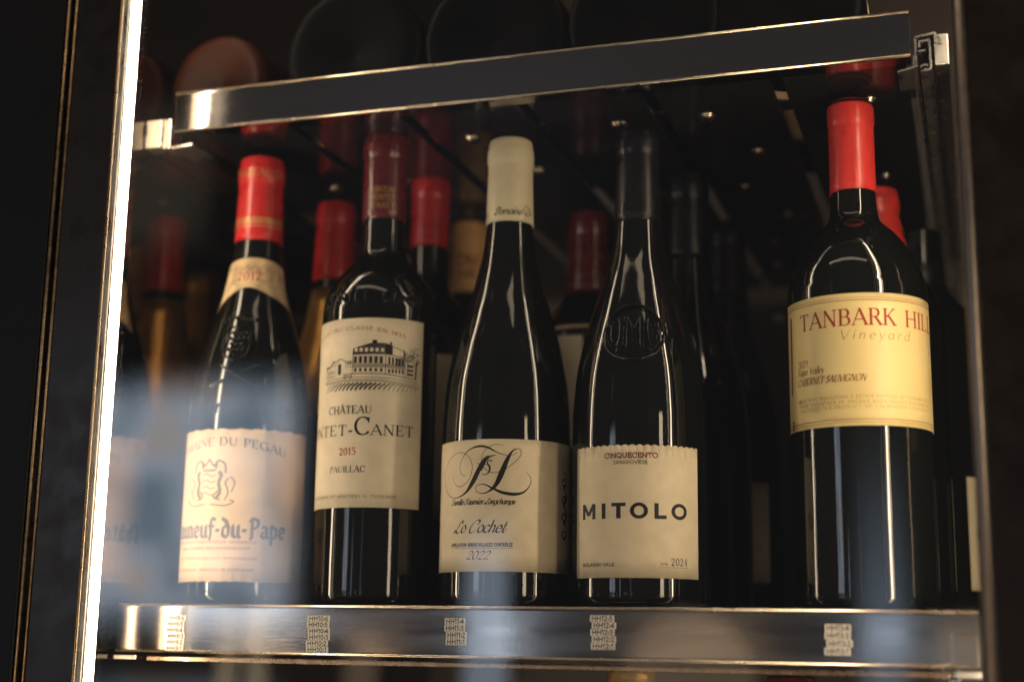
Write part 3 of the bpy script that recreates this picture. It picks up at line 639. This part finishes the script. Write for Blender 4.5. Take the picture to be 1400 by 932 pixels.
# embossed shield with grapes, crossed keys, gothic words
e = Relief(); we = wrap_on(fn, 34.0); sx, sz = 5.0, 168.0
e.line(cr([(sx-10, sz+10), (sx-9.5, sz), (sx-7, sz-8), (sx, sz-12), (sx+7, sz-8), (sx+9.5, sz), (sx+10, sz+10)], 6), 1.3, .8, we)
e.line(cr([(sx-10, sz+10), (sx-5, sz+12), (sx, sz+10.5), (sx+5, sz+12), (sx+10, sz+10)], 6), 1.3, .8, we)
for j in range(5):
    for i in range(5-j//2):
        e.blob(sx-7+i*3.5+(j % 2)*1.7, sz+7.5-j*3.9, 1.55, .9, we)
for s in (-1, 1):
    for i in range(4): e.blob(sx+s*(3+i*3.4), sz+17+random.uniform(-1, 1.5), 1.6, .9, we)
e.line([(-10, 138), (22, 154)], 1.6, .9, we); e.line([(20, 138), (-8, 156)], 1.6, .9, we)
for s in (-1, 1): e.line(arc(6+s*17, 137, 3.2, 3.2, 0, 360, 14), 1.3, .8, we)
e.text('C', -18, -11, 138, 11, we, 1.2, .8); e.text('C', 24, 32, 138, 10, we, 1.2, .8); e.line([(-16, 158), (-15, 149), (-11, 150)], 1.1, .7, we); e.line([(30, 158), (32, 150)], 1.1, .7, we)
e.text('Contrôlé'.replace('ô', 'o'), -27, 14, 121, 10.0, we, 1.15, .8); e.text('pape', 22, 44, 121, 10, we, 1.1, .8)
e.build('embossed_relief', 'glass', b1)
e = Relief(); wb = wrap_on(fn, R)
for i in range(14): e.blob(-22+i*4.6, 8.0+random.uniform(-.6, .6), random.uniform(.6, 1.2), .6, wb)
e.build('base_knurling', 'glass', b1)

# --- second bottle: straight sided, tall label with engraved house
R = 37.8; prof = bordeaux(R, 311, 190, 229, 14.0); fn = prof_fn(prof)
b2 = new_bottle(.1510, YB, 0, 'straight-sided bottle with wine-red capsule and tall cream label showing an engraved mansion', prof, group=FRONT_GROUP)
me, rows = capsule_mesh(prof, 251.5, 311.5, 14.6, (7, 15.5), .7); c2 = link('capsule', me, 'wine_foil', b2)
cf = prof_fn(rows); wc = wrap_on(cf, 15)
k = Ink()
for z, wd in ((258, 'CANET'), (263.5, 'PONTET'), (269, 'CHATEAU')): k.text(wd, 'light', -3, 13, z, 4.0, weight=.8)
k.build('gold_print', 'gold_ink', c2, wc, .10)
lm = label_mesh(fn, -60, 46.2, 59.4, 178.8, R, nu=100); l2 = link('label', lm, 'paper', b2); w2 = wrap_on(fn, R)
k = Ink()
k.text('CHÂTEAU', 'roman', -19.3, 11.8, 118.0, 4.7)
k.build('printed_lettering', 'black_ink', l2, w2, .34); k = Ink()
k.text('P', 'roman', -54, -44.5, 104.4, 11.0); k.text('ONTET-', 'roman', -43.0, .2, 104.4, 6.3); k.text('C', 'roman', 1.3, 11.2, 104.4, 11.0); k.text('ANET', 'roman', 11.8, 39.5, 104.4, 6.3)
k.build('printed_lettering', 'black_ink', l2, w2, .34); k = Ink()
k.text('PAUILLAC', 'roman', -15.9, 9.0, 81.2, 3.7)
k.build('printed_lettering', 'black_ink', l2, w2, .34); k = Ink()
k.text('ALFRED TESSERON ET HERITIERS G. TESSERON', 'light', -46, 28.8, 65.4, 1.6)
k.build('printed_lettering', 'black_ink', l2, w2, .34)
k = Ink(); k.text('2015', 'roman', -9.0, 2.5, 92.0, 4.2); k.build('printed_year', 'red_ink', l2, w2, .34); k = Ink(); k.text('GRAND CRU CLASSÉ EN 1855', 'light', -40, 32.0, 171.4, 2.2, lambda u: -.0072*(u+2)**2*(.55 if u < -2 else .62))
k.build('printed_lettering', 'red_ink', l2, w2, .34)
# engraving: traced block of roofs, rows of windows, trees and vine rows
k = Ink(); kp = Ink()
def E_(x, y):
    """engraving plan (1000 x 500 units) to label millimetres"""
    return (-31+x*.0765, 164.6-(y-270)*.0742)
def el(pts, w=.28): k.ribbon([E_(*q) for q in pts], [w]*len(pts))
def ep(pts): k.poly([E_(*q) for q in pts])
def er(x0, x1, y0, y1): a, b = E_(x0, y1), E_(x1, y0); k.rect(a[0], b[0], a[1], b[1])
def epaper(x0, x1, y0, y1): a, b = E_(x0, y1), E_(x1, y0); kp.rect(a[0], b[0], a[1], b[1])
for i in range(34):                                            # hatched mansard roof
    x = 388+i*8.2; y0 = 345-(x-388)*.30 if x < 545 else 300; el([(x, max(296, y0)), (x-3, 392)], .50)
ep([(385, 392), (392, 372), (660, 368), (660, 384)]); ep([(660, 300), (700, 318), (700, 392), (660, 384)]); ep([(700, 318), (825, 362), (825, 412), (700, 392)])
for i in range(6): epaper(398+i*44, 424+i*44, 340, 372)
for i in range(6): er(405+i*44, 417+i*44, 346, 372)
er(548, 585, 272, 300); er(690, 708, 285, 312); el([(385, 395), (660, 388), (825, 415)], .5); el([(390, 345), (545, 300), (660, 300), (825, 362)], .45)
for i in range(6):
    er(398+i*43, 420+i*43, 412, 472); er(400+i*43, 420+i*43, 514, 544); el([(392+i*43, 405), (392+i*43, 480)], .22)
for i in range(5): er(682+i*29, 698+i*29, 412+i*3, 478+i*3); 
for i in range(5): er(682+i*29, 698+i*29, 516, 552)
el([(385, 395), (385, 560)], .35); el([(660, 388), (660, 560)], .4); el([(825, 415), (825, 575)], .4)
for y in (482, 490, 500, 505): el([(385, y), (660, y-4), (825, y+6)], .30)
el([(370, 560), (660, 562), (825, 580), (940, 585)], .5)
for i in range(16): er(742+i*5, 745+i*5, 418, 490)
el([(90, 500), (180, 455), (265, 425), (320, 450), (385, 455)], .4); el([(90, 500), (90, 585)], .3); el([(265, 425), (215, 470), (215, 590)], .3); el([(320, 450), (320, 500), (385, 500)], .3); el([(90, 500), (215, 470)], .25)
for i in range(5): er(108+i*20, 116+i*20, 520, 548); er(108+i*20, 116+i*20, 560, 582)
er(240, 275, 470, 560); er(335, 348, 458, 480); er(358, 370, 458, 480)
for i in range(10): el([(100+i*10, 500-i*5), (104+i*10, 512-i*4)], .22)
er(92, 112, 480, 496); er(175, 205, 440, 452)
for y0, y1 in ((590, 600), (610, 628), (622, 650)): el([(80, y0+10), (300, y0), (620, y0+4), (950, y1+12)], .35)
rr = random.Random(3)
for i in range(90):                                            # trees beside the house
    x = rr.gauss(890, 34); y = rr.gauss(400, 40); el([(x, y), (x+rr.uniform(-14, 14), y+rr.uniform(-9, 9)), (x+rr.uniform(-16, 16), y+rr.uniform(-4, 12))], rr.uniform(.2, .5))
el([(935, 440), (930, 580)], 1.2); el([(935, 470), (960, 420)], .6); el([(850, 440), (850, 570)], .5)
for i in range(3): er(845, 905, 470+i*36, 488+i*36)
for i in range(40):                                            # shrubs along the terrace
    x = rr.uniform(290, 380); y = rr.uniform(570, 605); el([(x, y), (x+rr.uniform(-8, 8), y-rr.uniform(4, 22))], .25)
for i in range(22):                                            # vine rows
    x = 100+i*39; s = 62*(1-i/40); wv = .35+.9*math.sin(PI*min(1, i/16)); el([(x+s*.9+20, 632+i*.9), (x+s*.3+8, 668), (x, 700+rr.uniform(-4, 6))], wv)
k.build('printed_engraving', 'black_ink', l2, w2, .33); kp.build('printed_windows', 'paper', l2, w2, .40)
e = Relief(); we = wrap_on(fn, 33.0)
e.text('PONTET', -23, 7, 189.5, 7.0, we, 1.0, .7); e.text('CANET', 14, 40, 189.5, 7.0, we, 1.0, .7); e.build('embossed_relief', 'glass', b2)

# --- third bottle: cream capsule, monogram label
R = 40.2; prof = burgundy(R, 299.5, 14.0); fn = prof_fn(prof)
b3 = new_bottle(.2395, YB, 0, 'sloping dark bottle with cream capsule and cream label bearing a large black script monogram', prof, group=FRONT_GROUP)
me, rows = capsule_mesh(prof, 242.5, 300.0, 14.4, (7.5, 16), .7); c3 = link('capsule', me, 'cream_foil', b3)
cf = prof_fn(rows); wc = wrap_on(cf, 15)
k = Ink(); k.text('Domaine', 'script', -6.2, 12.0, 246.8, 4.6); k.ribbon(cr([(17, 248), (14, 250), (15.5, 253), (19, 252.5), (20, 249), (17, 246.8), (14.5, 247.2)], 5), [.35]*31); k.text('Fs', 'script', 15, 20, 247.5, 4); k.text('Domaine', 'script', -32, -13, 246.8, 4.6); k.build('printed_lettering', 'black_ink', c3, wc, .10)
lm = label_mesh(fn, -49, 70, 20.3, 99.0, R, nu=110); l3 = link('label', lm, 'paper_warm', b3); w3 = wrap_on(fn, R)
def mono(x, y):
    # drawing plan of the monogram to label millimetres
    px = 595+x/4.658; t = (px-690.2)/86.5; return (R*(math.asin(max(-.98, min(.98, t)))+math.radians(18.2)), 98.9-(y-62)*.0946-.9*(1-math.sqrt(max(0, 1-t*t))))
k = Ink()
def sw(pts):
    q = cr([(*mono(a, b), w*.093) for a, b, w in pts], 10); k.ribbon([(a, b) for a, b, w in q], [max(.16, w) for a, b, w in q])
sw([(205, 288, 3), (180, 280, 3), (166, 232, 3), (182, 170, 4), (225, 122, 7), (280, 105, 14), (330, 113, 12), (385, 144, 6), (432, 162, 3.5), (475, 165, 3), (507, 147, 2.5)])
sw([(338, 166, 6), (306, 198, 18), (275, 268, 32), (244, 335, 31), (205, 395, 15), (150, 424, 6), (105, 404, 4), (79, 340, 3.5), (75, 262, 3), (97, 182, 3), (146, 138, 3), (197, 147, 3.5), (232, 192, 4), (241, 250, 4), (221, 318, 4), (176, 354, 3.5), (137, 335, 3), (125, 280, 2.5)])
sw([(382, 164, 4), (345, 174, 11), (318, 205, 14), (302, 240, 14), (296, 262, 6)]); sw([(265, 214, 3), (300, 220, 5), (342, 224, 3)])
sw([(360, 203, 9), (342, 196, 5), (332, 214, 8), (346, 240, 13), (342, 272, 9), (318, 288, 5), (303, 282, 7)])
sw([(425, 100, 2.5), (370, 98, 3), (318, 130, 3), (296, 180, 3), (310, 240, 3.5), (360, 275, 4), (420, 262, 4), (480, 222, 4), (525, 172, 4), (531, 132, 4), (508, 122, 5), (477, 142, 12), (447, 200, 27), (417, 280, 36), (386, 350, 27), (345, 392, 11), (300, 406, 5), (266, 386, 4), (270, 356, 4), (312, 348, 6), (362, 372, 12), (422, 400, 19), (490, 410, 21), (545, 398, 13), (584, 356, 6), (593, 310, 4.5), (568, 268, 2.5)])
k.build('printed_monogram', 'black_ink', l3, w3, .34); k = Ink()
k.text('Famille Fournier Longchamps', 'script', -25.2, 18.0, 60.0, 3.4, weight=1.25); k.build('printed_lettering', 'black_ink', l3, w3, .34); k = Ink(); k.text('Le Cochet', 'script', -21.8, 12.5, 43.2, 7.2, weight=.95)
k.build('printed_lettering', 'black_ink', l3, w3, .34); k = Ink()
k.text('APPELLATION ARBOIS-VILLAGES CONTRÔLÉE', 'tiny', -23.8, 17.4, 34.9, 2.1, weight=.9); k.ribbon([(-23.8, 33.9), (17.4, 33.9)], [.18, .18]); k.build('printed_lettering', 'black_ink', l3, w3, .34); k = Ink(); k.text('2022', 'script', -11.6, 3.2, 27.5, 4.8); k.build('printed_year', 'black_ink', l3, w3, .34); k = Ink()
for s in range(4):
    z = 40+s*10.5; k.ribbon(cr([(56, z), (59, z+3), (56.5, z+6), (53.5, z+4), (56, z+1.5), (60, z+5), (58, z+9), (55, z+10.5)], 6), [random.uniform(.5, 1.6) for _ in range(43)])
k.ribbon(cr([(57, 50), (59.5, 56), (56.5, 62), (58.5, 68)], 6), [1.9]*19)
k.build('printed_ornament', 'black_ink', l3, w3, .34)
e = Relief(); wb = wrap_on(fn, R)
for i in range(18): e.blob(-24+i*3.4, 6.0+random.uniform(-.5, .5), random.uniform(.5, 1.0), .5, wb)
for u, z in ((36.5, 9.5), (39, 9.0), (37.5, 6.8)): e.line(arc(u, z, 1.1, 1.1, 0, 360, 10), .7, .5, wb)
e.build('base_knurling', 'glass', b3)

# --- fourth bottle: moulded seal, scalloped label
R = 40.5; prof = burgundy(R, 298.0, 13.2); fn = prof_fn(prof)
b4 = new_bottle(.3245, YB, 0, 'dark bottle with charcoal capsule, moulded glass seal and cream label with scalloped top edge', prof, group=FRONT_GROUP)
me, rows = capsule_mesh(prof, 237.5, 298.3, 13.4, (7, 15), .7); c4 = link('capsule', me, 'charcoal_foil', b4)
lm = label_mesh(fn, -36.0, 50.0, 16.8, 92.4, R, top=lambda u: 1.05*abs(math.sin((u+36)*PI/4.35))**.8, nu=240); l4 = link('label', lm, 'paper_warm', b4); w4 = wrap_on(fn, R)
k = Ink(); z = 50.6; h = 8.9
sq = lambda pts, w: k.ribbon(pts, [w]*len(pts))
for a, b in ((-27.5, -27.5), (-19.1, -19.1)): sq([(a, z), (b, z+h)], 2.4)
sq([(-27.2, z+h-.6), (-23.3, z+2.2)], 2.1); sq([(-23.3, z+2.2), (-19.4, z+h-.6)], 2.1)
sq([(-12.15, z), (-12.15, z+h)], 2.6); sq([(-2.8, z), (-2.8, z+h)], 2.7); sq([(-7.1, z+h-.9), (1.5, z+h-.9)], 2.1)
for cxx, rx in ((9.15, 4.0), (33.9, 4.3)):
    k.ribbon(arc(cxx, z+h/2, rx, h/2-.75, 0, 360, 40), [2.5-.5*abs(math.sin(2*PI*i/40)) for i in range(41)])
sq([(19.3, z), (19.3, z+h)], 2.6); sq([(18.3, z+.85), (25.4, z+.95)], 2.1)
k.build('printed_lettering', 'black_ink', l4, w4, .34); k = Ink(); k.text('SANGIOVESE', 'sans', -5.9, 14.1, 82.1, 1.95); k.build('printed_lettering', 'black_ink', l4, w4, .34); k = Ink(); k.text('MCLAREN VALE', 'sans', -28.2, -5.3, 23.4, 1.75)
k.build('printed_lettering', 'black_ink', l4, w4, .34)
k = Ink(); k.text('CINQUECENTO', 'sans', -11.6, 20.2, 85.8, 2.7, weight=1.3); k.build('printed_lettering', 'dark_red_ink', l4, w4, .34)
k = Ink(); k.text('VIN.', 'tiny', 21.4, 26.5, 24.0, 1.6); k.build('printed_lettering', 'black_ink', l4, w4, .34); k = Ink(); k.text('2024', 'roman', 28.2, 39.4, 24.1, 4.0, weight=.8); k.build('printed_year', 'black_ink', l4, w4, .34); k = Ink(); k.ribbon([(20.5, 22.9), (40, 22.9)], [.16, .16]); k.build('printed_rule', 'black_ink', l4, w4, .34)
e = Relief(); we = wrap_on(fn, 36.0); sx, sz = 5.0, 162.0
e.line(arc(sx, sz, 19.5, 17.5, 0, 360, 64), 2.0, .9, we); e.line(arc(sx, sz, 17.0, 15.2, 0, 360, 60), .6, .35, we)
for s in (-1, 1):
    e.line([(sx+s*4.2, sz-9.5), (sx+s*4.2, sz+10)], 1.6, .8, we); e.line([(sx+s*6.2, sz-9.5), (sx+s*6.2, sz+10)], .8, .5, we)
    e.line(cr([(sx+s*10.5, sz+9.5), (sx+s*9, sz+4), (sx+s*8.8, sz-3), (sx+s*10.2, sz-9)], 6), 1.5, .8, we); e.line(cr([(sx+s*12.6, sz+7), (sx+s*15, sz+1), (sx+s*13, sz-7)], 6), 1.1, .6, we)
    e.line(cr([(sx+s*7.2, sz-12), (sx+s*10, sz-12.5), (sx+s*9.4, sz-9.8)], 5), 1.0, .6, we)
e.line([(sx-4.2, sz+9.6), (sx, sz+1.5)], 1.3, .7, we); e.line([(sx+4.2, sz+9.6), (sx, sz+1.5)], 1.3, .7, we)
for i in range(9): e.blob(sx+random.uniform(-2, 2), sz-9+i*1.8, .6, .6, we)
e.build('moulded_seal', 'glass', b4)

# --- fifth bottle: wide, yellow label turned to the right
R = 40.5; prof = bordeaux(R, 304, 186, 231, 13.2); fn = prof_fn(prof)
b5 = new_bottle(.4570, YB, 0, 'broad straight-sided bottle with vermilion capsule and yellow label, rightmost in the front row', prof, group=FRONT_GROUP)
me, rows = capsule_mesh(prof, 246.5, 304.5, 13.2, (3.5, 15), .75); c5 = link('capsule', me, 'vermilion', b5)
lm = label_mesh(fn, -53, 92, 100.6, 176.3, R, nu=130); l5 = link('label', lm, 'yellow_paper', b5); w5 = wrap_on(fn, R)
k = Ink(); k.text('TANBARK', 'roman', -33.5, 24.8, 157.8, 9.2, weight=.92); k.build('printed_lettering', 'red_ink', l5, w5, .34); k = Ink(); k.text('HILL', 'roman', 31.6, 60.5, 157.8, 9.2, weight=.92); k.build('printed_lettering', 'red_ink', l5, w5, .34)
k = Ink(); k.text('Vineyard', 'wide_italic', -7.4, 34.0, 149.6, 5.4); k.build('printed_lettering', 'pale_gold_ink', l5, w5, .34)
k = Ink(); k.text('2021', 'italic', -37.6, -28.5, 136.5, 3.9); k.build('printed_year', 'brown_ink', l5, w5, .34); k = Ink(); k.text('Napa Valley', 'italic', -37.8, -17.0, 131.9, 3.9); k.build('printed_lettering', 'brown_ink', l5, w5, .34); k = Ink(); k.text('CABERNET SAUVIGNON', 'italic', -37.6, 6.6, 125.8, 3.9, weight=1.15)
k.build('printed_lettering', 'brown_ink', l5, w5, .34); k = Ink()
for z in (102.6, 104.2): k.ribbon([(-52, z), (90, z)], [.38 if z in (104.2, 172.2) else .2]*2)
k.build('printed_border', 'brown_ink', l5, w5, .34); k = Ink(); k.ribbon([(-52, 172.2), (90, 172.2)], [.38]*2); k.ribbon([(-52, 173.6), (90, 173.6)], [.2]*2); k.build('printed_border', 'brown_ink', l5, w5, .34)
k = Ink()
for z, s in ((116.2, 'THIS WINE WAS GROWN & ESTATE BOTTLED BY TANBARK HILL'), (113.3, 'WINE MOUNTAIN ST. HELENA NAPA VALLEY CALIFORNIA'), (110.5, 'ALCOHOL 14.2 PRODUCT OF CALIFORNIA VINEYARDS')): k.text(s, 'light', -35.5, 50, z, 1.7)
k.build('printed_small_text', 'pale_gold_ink', l5, w5, .34)
k = Ink(); k.ribbon([(-45.5, 122), (-45.0, 168)], [2.0, 2.6]); k.ribbon([(-44.5, 101.4), (-44.5, 107)], [2.6, 2.6]); k.rect(-36.6, -35.2, 116.0, 117.8); k.build('printed_band', 'brown_ink', l5, w5, .34)

# ------------------------------------------------------------------ rows behind
def plain_bottle(x, y, z, label, kind, R, top, capm, zb, group, labm=None, lab=None, glass='glass', txt=None, ink='black_ink'):
    prof = burgundy(R, top, 14.0) if kind == 'b' else bordeaux(R, top, 188, 230, 13.6)
    fn = prof_fn(prof); t = new_bottle(x, y, z, label, prof, glass, group)
    me, rows = capsule_mesh(prof, zb, top+.4, 14.3, (7, 15.5), .7); c = link('capsule', me, capm, t); cf = prof_fn(rows)
    if labm:
        l = link('label', label_mesh(fn, lab[0], lab[1], lab[2], lab[3], R, nu=60), labm, t)
        if txt:
            for s, sty, u0, u1, zz, h in txt:
                k = Ink(); k.text(s, sty, u0, u1, zz, h); k.build('printed_lettering', ink, l, wrap_on(fn, R), .34)
    return t, c, cf
BG = 'bottles standing in the rows behind'
plain_bottle(.0700, .150, 0, 'bottle with red capsule standing behind, between the embossed bottle and the mansion label bottle', 'b', 38, 299.5, 'red_foil', 239, BG, 'gold_foil', (-110, 110, 136, 232))
t_, c_, cf_ = plain_bottle(.1455, .150, 0, 'bottle with bright red capsule just behind the right shoulder of the mansion label bottle', 'd', 37, 313.0, 'red_foil', 259.5, BG, 'paper', (-45, 45, 60, 175))
k = Ink(); k.text('PONTET', 'roman', -8, 14, 272, 4.2); k.text('CANET', 'roman', -4, 14, 265, 3); k.build('printed_lettering', 'dark_red_ink', c_, wrap_on(cf_, 15), .1)
t_, c_, cf_ = plain_bottle(.1450, .238, 0, 'bottle with tan capsule standing behind the left shoulder of the cream capsule bottle', 'b', 40, 303, 'tan_foil', 245, BG, 'paper_old', (-50, 50, 20, 95))
k = Ink(); k.text('DM', 'gothic', -4, 12, 266, 9); k.text('MR', 'gothic', -3, 11, 256, 7); k.build('printed_lettering', 'brown_ink', c_, wrap_on(cf_, 15), .1)
plain_bottle(.2560, .190, 0, 'bottle with dark wine-red capsule seen between the cream and charcoal capsule bottles', 'd', 37, 289, 'wine_foil', 227, BG, 'paper_warm', (-50, 50, 110, 199), txt=[('M', 'gothic', 4, 16, 180, 12)])
plain_bottle(.3370, .150, 0, 'bottle with charcoal capsule hidden behind the moulded seal bottle', 'b', 40.5, 298, 'charcoal_foil', 237, BG)
plain_bottle(.3480, .245, 0, 'dark bottle with charcoal capsule deep in the shadow right of the moulded seal bottle', 'b', 40.0, 290, 'charcoal_foil', 232, BG, 'paper', (22, 36, 22, 92))
plain_bottle(.4650, .145, 0, 'bottle with vermilion capsule right behind the yellow label bottle', 'd', 40, 276, 'vermilion', 222, BG)
plain_bottle(.4900, .235, 0, 'dark bottle at the far right edge, behind the yellow label bottle, cream label turned away', 'd', 38, 246, 'charcoal_foil', 236, BG, 'paper_warm', (25, 80, 17, 92), txt=[('O', 'bold', 34, 42, 50, 9), ('2025', 'roman', 32, 45, 24, 4)])
plain_bottle(.0900, .245, 0, 'bottle with gold foil capsule in the back left corner', 'b', 40, 280, 'gold_foil', 190, BG, 'paper_old', (-50, 50, 20, 90))

# bottles lying on the shelf above, bases to the front
LG = 'bottles lying on the upper shelf'
zr = ZD+.0043
def lying(x, R, y0, label, glass, labm=None):
    prof = bordeaux(R, 300, 190, 232, 14)
    t = new_bottle(x, y0, zr+R*.001, label, prof, glass, LG); t.rotation_euler = (-PI/2, 0, 0); fn = prof_fn(prof)
    me, rows = capsule_mesh(prof, 246, 300.4, 14.3, (7, 15.5), .7); link('capsule', me, 'wine_foil', t)
    if labm: link('label', label_mesh(fn, -150, 150, 25, 120, R, nu=90), labm, t)
    return t
lying(.0370, 36.5, .0215, 'amber bottle lying on the upper shelf, nearest the lit strip', 'amber_glass', 'amber_glass')
lying(.1360, 49.0, .0215, 'dark bottle lying on the upper shelf, second from the left, warm glow put in as an orange label at its side', 'shaded_glass', 'amber_glass')  # the label's orange stands in for warm rim light on the flank
lying(.2350, 49.0, .0235, 'dark bottle lying on the upper shelf, in the middle', 'shaded_glass')
lying(.3340, 49.0, .0215, 'dark bottle lying on the upper shelf, fourth from the left', 'shaded_glass')
lying(.4240, 46.0, .0225, 'dark bottle lying on the upper shelf, above the yellow label bottle', 'shaded_glass', 'paper_old')

# capsules of the bottles on the shelf below just show under the rail
zl = -ZU
for x, capm, top, lab_ in ((.318, 'gold_foil', 303, 'bottle with gold capsule on the shelf below, its top just under the rail'), (.412, 'wine_foil', 301, 'bottle with wine-red capsule on the shelf below, its top just under the rail')):
    plain_bottle(x, .060, zl, lab_, 'd', 37, top, capm, 246, 'bottles standing on the shelf below')
ld = empty('lower_shelf_deck', (.26, .27, zl-.0045), 'dark deck of the shelf below carrying its bottles', 'shelf', 'sliding bottle shelves')
for k_ in range(6):
    a = .0245+k_*.0792; box('deck_slat', a, a+.072, .0135, .540, zl-.0045, zl-.0006, 'black_gloss', ld, .0008, (.26, .27, zl-.0045))

# ------------------------------------------------------------------ printed tags on the lower rail
def tag_column(x0, x1, z0, z1, num, rows, label):
    t = empty('shelf_tag', ((x0+x1)/2, 0, z0), label, 'tag', 'columns of printed shelf tags')
    n = len(rows); h = (z1-z0)/n
    for i, r in enumerate(rows):
        zc = z1-h*(i+.5); dx = random.uniform(-.0006, .0006); rot = random.uniform(-.012, .012)
        s = box('tag_strip', x0, x1, -.00020, -.00004, zc-h*.47, zc+h*.47, 'tag', t, 0.0, ((x0+x1)/2, 0, zc)); s.location = (dx, 0, zc-z0); s.rotation_euler = (0, rot, 0)
        k = Ink(); w = (x1-x0)*1000; k.text('HH%s:%s' % (num, r), 'sans', -w*.43, w*.43, -h*330, h*660, weight=1.15)
        k.build('printed_lettering', 'black_ink', s, lambda u, v, off: (u*.001, -.00021-off*.001, v*.001), .02)
tag_column(.0366, .0490, -.0290, -.0070, '9', '654321', 'column of tags on the lower rail under the embossed bottle')
tag_column(.1326, .1470, -.0283, -.0064, '10', '654321', 'column of six tags on the lower rail under the mansion label bottle')
tag_column(.2209, .2336, -.0226, -.0070, '11', '4321', 'column of four tags on the lower rail under the monogram label bottle')
tag_column(.3086, .3226, -.0237, -.0045, '12', '54321', 'column of five tags on the lower rail under the scalloped label bottle')
tag_column(.4386, .4522, -.0245, -.0080, '13', '4321', 'pale column of tags on the lower rail under the yellow label bottle')
